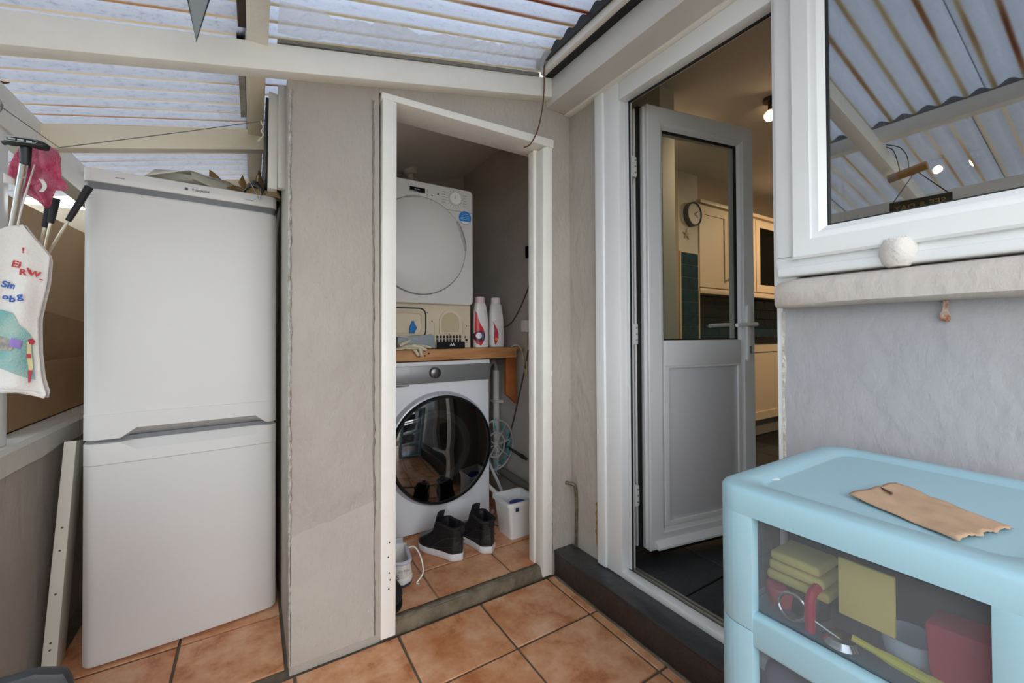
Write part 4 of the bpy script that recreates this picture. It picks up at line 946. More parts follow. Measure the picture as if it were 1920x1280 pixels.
# detergent bottles
def bottle(x, y, z, label, hue, cap):
    t = thing('detergent_bottle', label, 'bottle', (x, y, z), 0, 'laundry bottles on the shelf')
    prof = [(.93, 0), (.98, .004), (1, .02), (1, .10), (.97, .15), (.89, .20), (.76, .238), (.66, .250), (.60, .254)]
    mb = MB(); V = []; F = []; n = 28
    for (s_, h_) in prof:
        for i in range(n):
            a = 2*pi*i/n; cx = math.copysign(abs(cos(a))**.75, cos(a)); cy = math.copysign(abs(sin(a))**.75, sin(a)); V.append((.046*s_*cx-.004*(h_/.25)**2, .032*s_*cy, h_))
    k = len(prof)
    for a in range(k-1):
        for i in range(n): F.append((a*n+i, a*n+(i+1) % n, (a+1)*n+(i+1) % n, (a+1)*n+i))
    F.append(tuple(range(n))[::-1]); mb.add(V, F); obj('body', mb, WHITEP, t, local=True, angle=60)
    obj('cap', MB().lathe([(.0275, .250), (.0285, .256), (.0275, .282), (.025, .287), (0, .287)], (-.005, 0, 0), 'z', 24), mat(cap[0], cap[1], .4), t, local=True)
    def surf(q, h_):     # point on the front (-y) face
        return q
    hl = [(.010, .215), (.024, .185), (.030, .14), (.028, .09), (.022, .09), (.022, .14), (.016, .175), (.006, .20)]
    obj('handle_groove', MB().prism(hl, -.0335, -.029, bev=.001), mat('bottle_shade', 'd9d6d2', .4), t, local=True)
    lb_ = [(-.043, .205), (-.036, .20), (-.030, .165), (-.018, .13), (-.002, .11), (.008, .085), (.010, .06), (.002, .030), (-.016, .010), (-.036, .012), (-.045, .03), (-.046, .12)] if hue == 'a' else [(-.038, .15), (-.030, .135), (-.014, .105), (-.004, .075), (-.006, .05), (-.018, .02), (-.028, .012), (-.034, .05), (-.030, .10)]
    def lz(poly, off, name, m, par=None):
        mb = MB(); zs = [p[1] for p in poly]
        def fn(u, v):
            z_ = max(zs)-1e-4-(max(zs)-min(zs)-2e-4)*v; r_ = rows_from(poly, z_); xx = r_[0]+(r_[1]-r_[0])*u
            w = .046*(1-.0*z_); q = min(.999, abs(xx+.002)/.0475); yy = -.032*(1-q**2.67)**(1/2.67)*(1 if z_ < .09 else 1-.5*(z_-.09)**1*.9)
            return (xx, yy-off, z_)
        mb.grid(fn, 8, 14); return obj(name, mb, m, par or t, local=True)
    ft = lz(lb_, .0018, 'label', mat('red_label' if hue == 'a' else 'crimson_label', 'd2303a' if hue == 'a' else 'c83258', .35))
    if hue == 'a':
        lz(circ(-.022, .062, .032, 20), .0026, 'label_ring', mat('plum_print', '5c2347', .4), ft)
        lz(circ(-.027, .066, .017, 18), .0034, 'label_disc', mat('cream_print', 'efe6ea', .4), ft)
        lz([(-.008, .09), (-.002, .08), (0, .06), (-.006, .035), (-.008, .05), (-.006, .07)], .0034, 'label_swoosh', mat('sky_print', '4fa8d8', .4), ft)
    else:
        lz(circ(-.018, .045, .009, 12), .0026, 'label_flower', mat('orange_print', 'f0a040', .4), ft)
bottle(1.103, 2.115, .991, 'white laundry detergent bottle with round plum and red label, pink collar', 'a', ('pink_cap', 'e8cdd0'))
bottle(1.212, 2.125, .991, 'white laundry bottle with narrow crimson label nearest the closet wall', 'b', ('pale_pink_cap', 'ece3e1'))
ob = thing('dark_bottle', 'dark glass bottle with black cap behind the two white detergent bottles', 'bottle', (1.085, 2.30, .991))
obj('body', MB().lathe([(0, 0), (.030, 0), (.032, .01), (.032, .20), (.02, .25), (.014, .27), (.014, .305)], (0, 0, 0), 'z', 20), mat('dark_bottle_glass', '23302c', .15), ob, local=True)
obj('cap', MB().cyl((0, 0, .300), (0, 0, .350), .018, n=18), BLACKG, ob, local=True)

# batten lamp holder on closet ceiling
lh = thing('lamp_holder', 'white batten lamp holder without bulb on the closet ceiling', 'lamp holder', (.813, 2.50, 2.06))
def slope(x): return 1.866+.333*(x-.17)
lz0 = slope(.813)
obj('base', MB().cyl((.810, 2.50, lz0+.01), (.818, 2.50, lz0-.030), .047, .044, 28), mat('aged_white_plastic', 'd8cfc4', .5), lh)
obj('socket', MB().lathe([(.020, 0), (.022, -.02), (.030, -.062), (.028, -.064), (.02, -.05), (0, -.05)], (.816, 2.50, lz0-.028), 'z', 24), mat('aged_white_plastic', '', 0), lh)
obj('bulb_ring', MB().cyl((.816, 2.50, lz0-.080), (.816, 2.50, lz0-.090), .029, .026, 24), mat('brown_shadow_plastic', '8f7a62', .5), lh)

# cables and fittings on closet wall
CX = 1.358
o = obj('wall_socket', MB().box((CX-.028, 1.985, 1.075), (CX, 2.045, 1.145), .005), WHITEP); tag(o, 'white cable outlet on the closet wall beside the door jamb', 'socket')
o = obj('black_switch', MB().box((CX-.016, 1.98, 1.505), (CX, 2.015, 1.575), .006), BLACKG); tag(o, 'small black sensor on the closet wall beside the jamb', 'switch')
o = obj('grey_cable', MB().tube([(CX-.006, 1.98, 1.36), (CX-.006, 2.02, 1.30), (CX-.008, 2.10, 1.20), (CX-.010, 2.20, 1.125), (1.31, 2.28, 1.10)], .0035, 8, sm=5), mat('dark_grey_cable', '5a5856', .5)); tag(o, 'dark grey cable running down the closet wall to behind the bottles', 'cable')
o = obj('cream_cable', MB().tube([(1.27, 2.06, .993), (1.31, 2.05, 1.0), (1.335, 2.04, .96), (CX-.008, 2.035, .86), (CX-.006, 2.025, .815), (CX-.006, 2.02, .86), (CX-.008, 2.015, 1.0), (CX-.012, 2.01, 1.08)], .0032, 8, sm=5), mat('cream_cable_pvc', 'cfc2a0', .5)); tag(o, 'cream cable looping from the shelf end up to the white outlet', 'cable')
o = obj('grey_conduit', MB().tube([(CX-.006, 2.0, .97), (CX-.006, 2.04, .85), (CX-.006, 2.16, .55), (CX-.006, 2.235, .385)], .0045, 8, sm=4), mat('dark_grey_cable', '', 0)); tag(o, 'thin dark conduit slanting down the closet wall to the small valve', 'cable')
o = obj('valve_pipe', MB().cyl((CX-.022, 2.25, .372), (CX-.022, 2.0, .345), .0085).cyl((CX-.022, 2.265, .375), (CX-.022, 2.235, .372), .017).cyl((CX-.022, 2.26, .36), (CX, 2.27, .36), .012).cyl((CX-.022, 2.055, .352), (CX-.022, 2.03, .348), .012), mat('aged_brass_pipe', '4f4a40', .4, metal=.5)); tag(o, 'short dark copper pipe with white painted valve on the closet wall', 'pipe')
obj('valve_body', MB().cyl((CX-.022, 2.275, .377), (CX-.022, 2.245, .374), .0185, n=12), mat('flaked_white_paint', 'd5d2cb', .7), o)
wp = thing('waste_pipe', 'grey plastic waste pipe with white elbow low on the closet wall', 'pipe', (1.32, 2.15, .2))
obj('pipe', MB().cyl((1.318, 2.30, .215), (1.318, 1.68, .180), .024), mat('grey_waste_pipe', '74736b', .45), wp)
obj('elbow', MB().cyl((1.318, 2.34, .217), (1.318, 2.27, .213), .031).cyl((1.315, 2.32, .217), (1.315, 2.32, .30), .018, .024).cyl((1.315, 2.32, .29), (1.315, 2.32, .31), .030), mat('flaked_white_paint', '', 0), wp)
sp_ = thing('stand_pipe', 'white vertical standpipe with drain hose behind the washing machine', 'pipe', (1.32, 2.33, .25))
obj('pipe', MB().cyl((1.325, 2.33, .28), (1.325, 2.33, .835), .021), WHITEP, sp_)
obj('pipe_clip', MB().box((1.30, 2.295, .628), (1.358, 2.365, .645), .003), WHITEP, sp_)
obj('drain_hose', MB().tube([(1.325, 2.33, .80), (1.322, 2.33, .865), (1.305, 2.325, .892), (1.28, 2.32, .880), (1.262, 2.32, .82), (1.255, 2.32, .60), (1.25, 2.35, .30)], .014, 10, sm=5), mat('grey_hose', 'a4a8ab', .5), sp_)
o = obj('black_hose', MB().tube([(1.20, 2.36, .90), (1.225, 2.33, .86), (1.235, 2.31, .80), (1.232, 2.32, .70)], .012, 10, sm=4), BLACK); tag(o, 'black hose curling behind the top right corner of the washing machine', 'hose')
o = obj('white_hose', MB().tube([(1.13, 2.12, .215), (1.17, 2.10, .170), (1.22, 2.05, .115), (1.27, 2.0, .085)], .013, 10, sm=4), WHITEP); tag(o, 'white hose slanting to the floor behind the white tub', 'hose')
o = obj('pale_strut', MB().tube([(1.17, 2.18, .34), (1.22, 2.13, .20), (1.25, 2.10, .10)], .009, 8), mat('pale_grey_plastic', 'c3c7c9', .4)); tag(o, 'pale grey plastic leg of the airer leaning beside the washing machine', 'airer leg')

# round peg airer
ar = thing('peg_airer', 'round grey sock airer with teal pegs squeezed beside the washing machine', 'airer', (1.235, 2.20, .39))
AG = mat('airer_grey', 'b4b6b8', .4)
Mx = Matrix.Translation((1.245, 2.20, .395)) @ Matrix.Rotation(R(-8), 4, 'Z') @ Matrix.Rotation(R(6), 4, 'X') @ Matrix.Diagonal((.76, 1, 1.03, 1))
def aring(r_, th): 
    return MB().tube([tuple(Mx @ Vector((r_*cos(2*pi*i/40), 0, r_*sin(2*pi*i/40)))) for i in range(40)], th, 8, closed=True)
obj('outer_ring', aring(.150, .006), AG, ar); obj('inner_ring', aring(.075, .005), AG, ar)
mb = MB()
for k in range(8): t = pi*k/4+.2; mb.cyl(tuple(Mx @ Vector((.02*cos(t), 0, .02*sin(t)))), tuple(Mx @ Vector((.15*cos(t), 0, .15*sin(t)))), .004, n=6)
obj('spoke', mb, AG, ar)
TP = mat('teal_peg', '3fa9b4', .4); pm = None
for k in range(12):
    t = 2*pi*k/12+.1; q = .112; p = Mx @ Vector((q*cos(t), -.012, q*sin(t)))
    if pm is None:
        o = obj('peg', MB().box((-.004, -.006, -.028), (.004, -.002, .028), .001, 1).box((-.004, .002, -.028), (.004, .006, .028), .001, 1).cyl((-.005, 0, .004), (.005, 0, .004), .005, n=8), TP, ar, local=True); pm = o.data
    else: o = bpy.data.objects.new('peg', pm); COL.objects.link(o); o.parent = ar
    o.location = p-inv(ar); o.rotation_euler = (random.uniform(-.5, .5), random.uniform(-.7, .7), R(60))
o = obj('pink_cloth', MB().grid(lambda u, v: (1.125+.06*u, 2.06+.14*v, .052+.04*abs(nz(u*3, v*3, 2))*sin(pi*u)), 8, 8), mat('dusty_pink_cloth', 'b4867c', .9), solid=.003); tag(o, 'dusty pink cloth on the closet floor behind the tub', 'cloth')

# white tub
tb = thing('white_tub', 'small square white plastic tub on the closet floor by the right jamb', 'tub', (1.140, 1.815, .051))
def tubshell(w0, w1, h, th):
    mb = MB(); rings = [(w0, 0), (w1, h), (w1-th, h), (w0-th, .004)]; V = []; F = []
    for (w, z) in rings: V += [(x, y, z) for (x, y) in rrect(-w, w, -w, w, w*.22, 4)]
    n = len(V)//4
    for a in range(3): F += [(a*n+i, a*n+(i+1) % n, (a+1)*n+(i+1) % n, (a+1)*n+i) for i in range(n)]
    F += [tuple(range(n))[::-1], tuple(range(3*n, 4*n))]; mb.add(V, F); return mb
obj('body', tubshell(.062, .083, .180, .003), WHITEP, tb, local=True)
obj('rim', ring(MB(), rrect(-.090, .090, -.090, .090, .020, 4), rrect(-.081, .081, -.081, .081, .018, 4), .168, .186, 'z'), WHITEP, tb, local=True)
obj('clip_mark', MB().box((-.052, -.0925, .145), (-.034, -.088, .162), .001), mat('navy_plastic', '2c3550', .5), tb, local=True)
o = obj('blue_sponge', MB().lathe([(0, 0), (.045, 0), (.048, .01), (.045, .03), (0, .034)], (1.150, 1.80, .175), 'z', 20), mat('deep_blue', '2e3f8f', .7)); tag(o, 'deep blue sponge lying inside the white tub', 'sponge')

# ---- shoes
def shoe(name, label, loc, rz, cols, high, group=None, length=.285):
    t = thing(name, label, 'shoe', loc, rz, group); t.scale = (1.18, 1, 1.04 if high else 1); Lh = length; S = Lh/.285
    def width(u):   # half width along sole, u 0 heel .. 1 toe
        return S*(.036*(1-(1-min(u/.18, 1))**2)**.5*(1 if u < .2 else 1)+.012*math.exp(-((u-.70)/.22)**2))*(1 if u < .75 else max(.0, 1-((u-.75)/.25)**2.4)**.5)
    def outline(u0, u1, sc, n=30):
        P = []
        for i in range(n+1): u = u0+(u1-u0)*(.5-.5*cos(pi*i/n)); q = (u-u0)/(u1-u0); w = width(min(max(u, .004), .998))*sc; e = min(q, 1-q); w *= min(1, (max(e, 0)/.10))**.5 if e < .10 else 1; P.append((w, u*Lh))
        return [(x, y) for x, y in P]+[(-x, y) for x, y in P[::-1][1:-1]]
    def loft(sl):
        mb = MB(); V = []; F = []
        for (u0, u1, sc, z, zt) in sl:
            o_ = outline(u0, u1, sc); V += [(x, y, z*S+zt*S*max(0,(y/Lh-u0)/(u1-u0+1e-6))**1.6) for (x, y) in o_]
        n = len(o_)
        for a in range(len(sl)-1): F += [(a*n+i, a*n+(i+1) % n, (a+1)*n+(i+1) % n, (a+1)*n+i) for i in range(n)]
        F.append(tuple(range(n))[::-1]); mb.add(V, F); return mb, n, len(sl)
    mb, n, k = loft([(.015, .985, .95, 0, .004), (.002, 1, 1.05, .006, .003), (0, 1, 1.09, .018, .0), (.002, .998, 1.08, .029, .0), (.012, .985, 1.02, .034, 0)])
    mb.bm.verts.ensure_lookup_table(); mb.bm.faces.new([mb.bm.verts[(k-1)*n+i] for i in range(n)])
    obj('sole', mb, cols[1], t, local=True, angle=75)
    if cols[3]: mb, _, _ = loft([(.0, .5, .98, -.0002, 0), (.0, .5, 1.08, .010, 0), (.0, .5, 1.06, .0102, 0)]); obj('heel_pad', mb, cols[3], t, local=True)
    if high: sl = [(.015, .98, 1.0, .033, 0), (.01, .975, 1.0, .050, 0), (.012, .93, .98, .063, 0), (.02, .82, .94, .076, 0), (.025, .70, .93, .092, .002), (.03, .60, .92, .108, .004), (.032, .55, .93, .124, .010), (.02, .52, 1.0, .140, .014), (.025, .51, .96, .148, .014), (.065, .46, .74, .146, .014), (.10, .44, .60, .10, 0), (.10, .44, .55, .05, 0)]
    else: sl = [(.015, .98, 1.0, .033, 0), (.01, .97, .99, .045, 0), (.015, .90, .97, .056, 0), (.02, .78, .93, .067, 0), (.03, .66, .88, .078, .004), (.03, .60, .86, .088, .014), (.035, .58, .84, .094, .018), (.06, .55, .68, .092, .018), (.09, .52, .62, .06, 0), (.09, .52, .58, .04, 0)]
    mb, n, k = loft(sl); mb.bm.verts.ensure_lookup_table(); mb.bm.faces.new([mb.bm.verts[(k-1)*n+i] for i in range(n)])
    for fc_ in mb.bm.faces:
        c_ = fc_.calc_center_median()
    u = obj('upper', mb, cols[0], t, local=True, angle=70)
    # tongue
    z0 = .135 if high else .085
    mb = MB(); mb.grid(lambda a, b: ((a-.5)*.050*(1-.25*b), (.60-.12*b+.03*(1-(2*a-1)**2))*Lh, (.078+b*(z0+.052-.078))*S+.004), 6, 8)
    obj('tongue', mb, cols[2], t, local=True, solid=.006)
    # collar padding
    mb = MB(); ring_p = outline(.045, .49, .92 if high else .80)
    zz = .145 if high else .093
    P = [(x, y, (zz+.012*max(0,(y/Lh-.05)/.44)**1.6)*S) for (x, y) in ring_p if y < .44*Lh]
    P = sorted([p for p in P if p[0] >= 0], key=lambda p: -p[1])+sorted([p for p in P if p[0] < 0], key=lambda p: p[1])
    obj('collar', mb.tube(P, .008*S, 8), cols[2], t, local=True, angle=80)
    # laces
    mb = MB()
    for q in range(5):
        y = (.54+.055*q)*Lh; z = ((.112 if high else .088)-.0105*q*(1.1 if high else .8))*S; w = .022
        mb.tube([(-w, y, z-.006), (0, y+.012, z+.005), (w, y, z-.006)], .0028, 6, sm=3)
    obj('lace', mb, cols[4], t, local=True)
    if high:
        mb = MB()
        for s_ in (-1, 1):
            mb.tube([(s_*.036*S, .03*Lh, .115*S), (s_*.040*S, .20*Lh, .105*S), (s_*.042*S, .33*Lh, .085*S), (s_*.044*S, .45*Lh, .060*S)], .0016, 6, sm=4)
            mb.tube([(s_*.038*S, .10*Lh, .070*S), (s_*.044*S, .35*Lh, .052*S), (s_*.049*S, .62*Lh, .042*S)], .0014, 6, sm=4)
        obj('stitched_seam', mb, mat('dark_seam', '3a3a3d', .6), t, local=True)
        obj('heel_tab', MB().box((-.010, -.004, .120), (.010, .004, .150), .002), cols[2], t, local=True)
    return t
BL = mat('black_leather', '1b1b1e', .38, var=.15, vscale=20, bump=.2, bscale=90); WS = mat('white_rubber_sole', 'd8d4d6', .5, var=.06); BK = mat('black_padding', '131315', .75)
shoe('high_top_trainer', 'black high top trainer with white sole nearest the white trainer, toe to the washer', (.798, 1.712, .051), R(24), (BL, WS, BK, None, BK), True, 'pair of black high top trainers', .27)
shoe('high_top_trainer', 'black high top trainer with white sole on the right, half behind its pair', (.935, 1.690, .051), R(6), (BL, WS, BK, None, BK), True, 'pair of black high top trainers', .27)
WL = mat('off_white_mesh', 'd9d6d0', .7, bump=.3, bscale=200); LG = mat('lilac_grey_lining', 'c3c1cc', .8); NV = mat('navy_rubber', '27364c', .5)
t = shoe('running_shoe', 'off white running shoe with lilac lining and navy sole behind the left jamb', (.512, 1.655, .051), R(-6), (WL, mat('white_foam', 'e2e0da', .5), LG, NV, WHITEP), False, None, .275)
obj('loose_lace', MB().tube([(.022, .12, .088), (.055, .11, .10), (.072, .07, .07), (.070, .02, .03), (.045, .0, .008), (.05, -.01, .006)], .0026, 6, sm=5), WHITEP, t, local=True)
text('lettering', 'GO RUN', .010, (.0, -.0010, .066), (1, 0, 0), (0, .1, 1), mat('grey_ink', '6a6a6c', .6), t, local=True)
text('logo_mark', 'S', .024, (-.020, -.0022, .046), (1, 0, 0), (0, .1, 1), mat('grey_ink', '', 0), t, local=True, bold=.0006)
mb = MB(); mb.grid(lambda u, v: (.432+.052*sin(pi*v)*cos(2*pi*u), 1.600+.085*sin(pi*v)*sin(2*pi*u), .090+.038*cos(pi*v)*(1 if v < .5 else .95)), 24, 14)
bs_ = obj('black_slipper', mb, mat('black_suede', '18181b', .8)); tag(bs_, 'black shoe toe just showing on the closet floor behind left jamb', 'shoe')
obj('sole', MB().prism([(.432+.052*cos(2*pi*i/20), 1.600+.085*sin(2*pi*i/20)) for i in range(20)], .0515, .062, ax='z', bev=.002), BLACK, bs_)

# ================================================================ outside odds
o = obj('copper_pipe', MB().tube([(1.200, WY-.002, .392), (1.212, WY-.030, .392), (1.224, WY-.038, .375), (1.230, WY-.038, .30), (1.229, WY-.036, .15), (1.229, WY-.034, .112)], .0075, 10, sm=5), mat('aged_copper', '5c5344', .4, metal=.6, var=.4, vscale=40, hex2='8a8272')); tag(o, 'old bent copper pipe in the corner beside the black step', 'pipe')
# tealight holder
tl = obj('tealight_holder', MB().lathe([(0, .0), (.018, .0), (.027, .008), (.0325, .028), (.031, .046), (.024, .060), (.021, .060), (.028, .045), (.029, .028), (.022, .010), (0, .008)], (0, 0, 0), 'z', 40), mat('white_shell_ceramic', 'ded9d2', .55, bump=.5, bscale=30), local=True)
tl.location = (1.200, .326, 1.205); tag(tl, 'round white ceramic tealight holder on the window sill', 'candle holder')
mb = MB()
for k in range(20): a = 2*pi*k/20; mb.cyl((.0225*cos(a), .0225*sin(a), .058), (.0225*cos(a), .0225*sin(a), .0625), .0032, .0015, n=6)
obj('scalloped_rim', mb, MATS['white_shell_ceramic'], tl, local=True)

# ---- blue drawer tower
bt = thing('drawer_tower', 'pale blue plastic drawer tower with clear drawers in front of the grey wall', 'drawers', (.90, .24, .001))
bx0, bx1, by0, by1, bz = .680, 1.130, .045, .437, .806
# top with recess
O = rrect(bx0, bx1, by0, by1, .045, 8)
def sc_(P, d): 
    cx, cy = (bx0+bx1)/2, (by0+by1)/2; return [(cx+(x-cx)*(1-d/((bx1-bx0)/2)), cy+(y-cy)*(1-d/((by1-by0)/2))) for x, y in P]
mb = MB(); rings_ = [(O, .764), (O, bz-.008), (sc_(O, .003), bz-.002), (sc_(O, .008), bz), (sc_(O, .044), bz), (sc_(O, .050), bz-.006), (sc_(O, .056), bz-.006)]
V = []; F = []; n = len(O)
for P, z in rings_: V += [(x, y, z) for x, y in P]
for a in range(len(rings_)-1): F += [(a*n+i, a*n+(i+1) % n, (a+1)*n+(i+1) % n, (a+1)*n+i) for i in range(n)]
F.append(tuple(range((len(rings_)-1)*n, len(rings_)*n))); F.append(tuple(range(n))[::-1]); mb.add(V, F); obj('top', mb, BLUE, bt, angle=50)
levels = [(.000, .020), (.165, .205), (.360, .400), (.555, .610)]
def tier(z0, z1):
    """ring-shaped divider deck"""
    mb = MB(); ring(mb, O, sc_(O, .03), z0, z1, 'z'); return mb
for (z0, z1) in levels:
    mb = MB(); mb.box((bx0+.001, by0+.06, z0), (bx0+.022, by1-.06, z1), .008, 3); mb.box((bx0+.02, by0+.01, z0+.01), (bx1-.01, by1-.01, z0+.022)); obj('rail', mb, BLUE, bt)
for sx in (0, 1):
    for sy in (0, 1):
        w = .068
        x0_, x1_ = (bx0, bx0+.06) if sx == 0 else (bx1-.06, bx1); y0_, y1_ = (by0, by0+w) if sy == 0 else (by1-w, by1)
        pts_ = []
        for z0, z1 in ((.0, .182), (.184, .378), (.380, .580), (.582, .765)):
            pass
        cxs = bx0+.045 if sx == 0 else bx1-.045; cys = by0+.045 if sy == 0 else by1-.045
        arc = []
        a0 = {(0, 0): 180, (1, 0): 270, (1, 1): 0, (0, 1): 90}[(sx, sy)]
        for i in range(9): t = R(a0+90*i/8); arc.append((cxs+.045*cos(t), cys+.045*sin(t)))
        far = {(0, 0): [(bx0+.06, by0), (bx0+.06, by0+.03), (bx0+.03, by0+w), (bx0, by0+w)], (0, 1): [(bx0, by1-w), (bx0+.03, by1-w), (bx0+.06, by1-.03), (bx0+.06, by1)], (1, 0): [(bx1, by0+w), (bx1-.03, by0+w), (bx1-.06, by0+.03), (bx1-.06, by0)], (1, 1): [(bx1-.06, by1), (bx1-.06, by1-.03), (bx1-.03, by1-w), (bx1, by1-w)]}[(sx, sy)]
        poly = {(0, 0): arc+[far[0]]+far[1:3]+[far[3]], (0, 1): arc[:], (1, 0): arc, (1, 1): arc}[(sx, sy)]
        if (sx, sy) == (0, 0): poly = arc+[(bx0+.06, by0), (bx0+.06, by0+.02), (bx0+.02, by0+w), (bx0, by0+w)]
        if (sx, sy) == (0, 1): poly = arc+[(bx0, by1-w), (bx0+.02, by1-w), (bx0+.06, by1-.02), (bx0+.06, by1)]
        if (sx, sy) == (1, 0): poly = arc+[(bx1, by0+w), (bx1-.02, by0+w), (bx1-.06, by0+.02), (bx1-.06, by0)]
        if (sx, sy) == (1, 1): poly = arc+[(bx1-.06, by1), (bx1-.06, by1-.02), (bx1-.02, by1-w), (bx1, by1-w)]
        # order the (0,1) arc so the outline stays simple
        c0 = (sum(p[0] for p in poly)/len(poly), sum(p[1] for p in poly)/len(poly)); poly.sort(key=lambda p: math.atan2(p[1]-c0[1], p[0]-c0[0]))
        mb = MB()
        for z0, z1 in ((.0, .182), (.184, .378), (.380, .581), (.583, .7645)): mb.prism(poly, z0, z1, ax='z', bev=.0008)
        obj('corner_post', mb, BLUE, bt)
CLR = glass_mat('milky_clear_plastic', 'e9ecef', 1.35, .06, diff=.07)
def bin_(z0, z1):
    mb = MB(); x0, x1, y0, y1 = bx0+.018, bx1-.02, by0+.050, by1-.050
    ring(mb, rectp(x0, x1, y0, y1), rectp(x0+.002, x1-.002, y0+.002, y1-.002), z0, z1, 'z'); mb.box((x0, y0, z0-.002), (x1, y1, z0)); return mb
for (z0, z1) in ((.028, .160), (.222, .352), (.417, .548), (.612, .755)): obj('drawer', bin_(z0, z1), CLR, bt)
# contents of top drawer
YEL = mat('yellow_sponge_cloth', 'e2cf7c', .85, var=.08, vscale=20)
def put(name, mb, m, label, cat, **k): o = obj(name, mb, m, **k); tag(o, label, cat); return o
for q in range(3):
    mb = MB().box((.735, .285+.006*q, .650+.017*q), (.84, .375-.003*q, .665+.017*q), .005, 3)
    o = obj('sponge_cloth', mb, YEL); tag(o, 'folded yellow sponge cloth in the top clear drawer, %s of its stack' % ('bottom', 'middle', 'top')[q], 'cloth')
put('yellow_notepad', MB().box((.722, .205, .655), (.727, .268, .735), .001), mat('pale_yellow_card', 'e0cd7a', .8), 'pale yellow card pad standing upright in the top drawer', 'notepad')
put('red_strap', MB().tube([(.712, .300, .613), (.712, .300, .655), (.722, .300, .668), (.75, .300, .67)], .007, 8, sm=3), mat('red_webbing', 'c42f45', .6), 'red plastic strap hooked over the yellow cloths in the drawer', 'strap')
put('red_tub', MB().lathe([(0, 0), (.022, 0), (.026, .022), (.024, .028), (0, .028)], (.752, .356, .613), 'z', 20), mat('coral_plastic', 'd8626a', .5), 'coral red round lid under the yellow cloths in the drawer', 'lid')
put('red_pouch', MB().prism([(.115, .70), (.178, .695), (.174, .635), (.166, .614), (.115, .614)], .722, .775, ax='x', bev=.006), mat('red_pouch_fabric', 'b9334a', .6), 'red pouch at the near end of the top drawer', 'pouch')
put('round_tin', MB().lathe([(0, .0), (.030, 0), (.030, .030), (.026, .036), (0, .036)], (.765, .325, .613), 'z', 28), mat('dark_tin', '3b4048', .3, metal=.5), 'dark round tin below the red strap in the drawer', 'tin')
sc2 = thing('scissors', 'steel scissors with looped handles lying at the front of the top drawer', 'scissors', (.715, .3, .614))
mb = MB().tube([(.712+.004*sin(t), .325+.020*cos(t), .635+.018*sin(t)) for t in [2*pi*i/20 for i in range(20)]], .003, 8, closed=True); obj('finger_loop', mb, CHROME, sc2)
obj('blade', MB().cyl((.712, .305, .634), (.714, .262, .622), .003, .0015, 8), CHROME, sc2)
put('steel_disc', MB().lathe([(0, .010), (.018, .008), (.024, 0), (0, 0)], (.722, .265, .614), 'z', 28), CHROME, 'small polished steel disc at the front of the top drawer', 'disc')
put('yellow_tool', MB().tube([(.716, .250, .632), (.72, .21, .626), (.722, .165, .622), (.724, .13, .622)], [.0045, .007, .008, .008], 8, sm=3), mat('yellow_plastic', 'd6cf58', .5), 'long yellow plastic tool handle along the drawer front', 'tool')
put('clear_cup', MB().lathe([(0, 0), (.026, 0), (.032, .035), (.030, .036), (.024, .004), (0, .004)], (.76, .20, .614), 'z', 24), mat('pale_blue_cup', 'b8cad8', .2), 'pale translucent cup lying behind the yellow tool handle', 'cup')
put('dark_fabric', MB().grid(lambda u, v: (.79+.06*u+.03*v, .105+.27*u, .62+.10*v+.01*nz(u*5, v*4)), 16, 6), mat('slate_blue_fabric', '525c70', .9), 'slate blue folded fabric filling the back of the top drawer', 'fabric', solid=.012)
put('dark_folder', MB().box((.80, .105, .614), (.95, .375, .72), .01), mat('charcoal_folder', '3d424c', .7), 'charcoal case at the back of the top drawer', 'case')
put('blue_towel', MB().box((.712, .11, .420), (.98, .375, .525), .02, 3), mat('dusty_blue_fabric', '6d7893', .9, var=.3, vscale=8), 'dusty blue towel filling the second drawer', 'towel')
put('grey_towel', MB().box((.712, .11, .226), (.98, .375, .330), .02, 3), mat('grey_fabric', '80828c', .9, var=.3, vscale=8), 'grey towel in the third drawer', 'towel')

# brown envelope on the tower
mb = MB()
def envf(u, v):
    a = Vector((.800, .281)); b = Vector((.924, .258)); c = Vector((.850, .120)); d = Vector((.740, .148))
    p = (a*(1-u)+b*u)*(1-v)+(d*(1-u)+c*u)*v
    j = .003*nz(u*14, 7)*(v > .95)+.002*nz(v*9, 3)*(u < .05)
    return (p.x+j, p.y+j*1.5, bz-.0035+.006*abs(nz(u*3, v*3, 5))+.005*(v > .9)*abs(nz(u*9, 1))+.004*(1-v)**4)
mb.grid(envf, 18, 26)
en = obj('brown_envelope', mb, mat('kraft_envelope', 'bc9c80', .8, var=.12, vscale=20), solid=.0014, angle=70); tag(en, 'crumpled brown paper envelope lying on the blue drawer tower', 'envelope')
obj('torn_slit', MB().prism([(.868, .262), (.848, .243), (.852, .242)], bz+.0010, bz+.0036, ax='z'), mat('dark_slit', '5a4230', .8), en)
o = obj('plaster_smear', MB().prism([(.792+.008*cos(a)*(1+.4*sin(3*a)), .384+.005*sin(a)) for a in [2*pi*i/12 for i in range(12)]], bz-.0056, bz-.0050, ax='z'), mat('chalky_white', 'e2eaec', .9)); o.parent = bt; o.location = -inv(bt)

# foreground dark chair back
ch = thing('dark_chair', 'dark grey plastic chair at the bottom left edge of the picture', 'chair', (-.36, .98, .001))
CG = mat('dark_grey_plastic', '303236', .5)
mb = MB(); mb.prism([(-.50, .20), (-.265, .20), (-.258, .48), (-.266, .503), (-.30, .516), (-.50, .520)], .985, 1.010, bev=.008)
obj('backrest', mb, CG, ch); obj('seat', MB().box((-.50, .68, .255), (-.26, .99, .275), .008), CG, ch)
for x in (-.49, -.275):
    for y in (.70, .99): obj('leg', MB().cyl((x, y, .0), (x, y, .26), .011, .013), CG, ch)

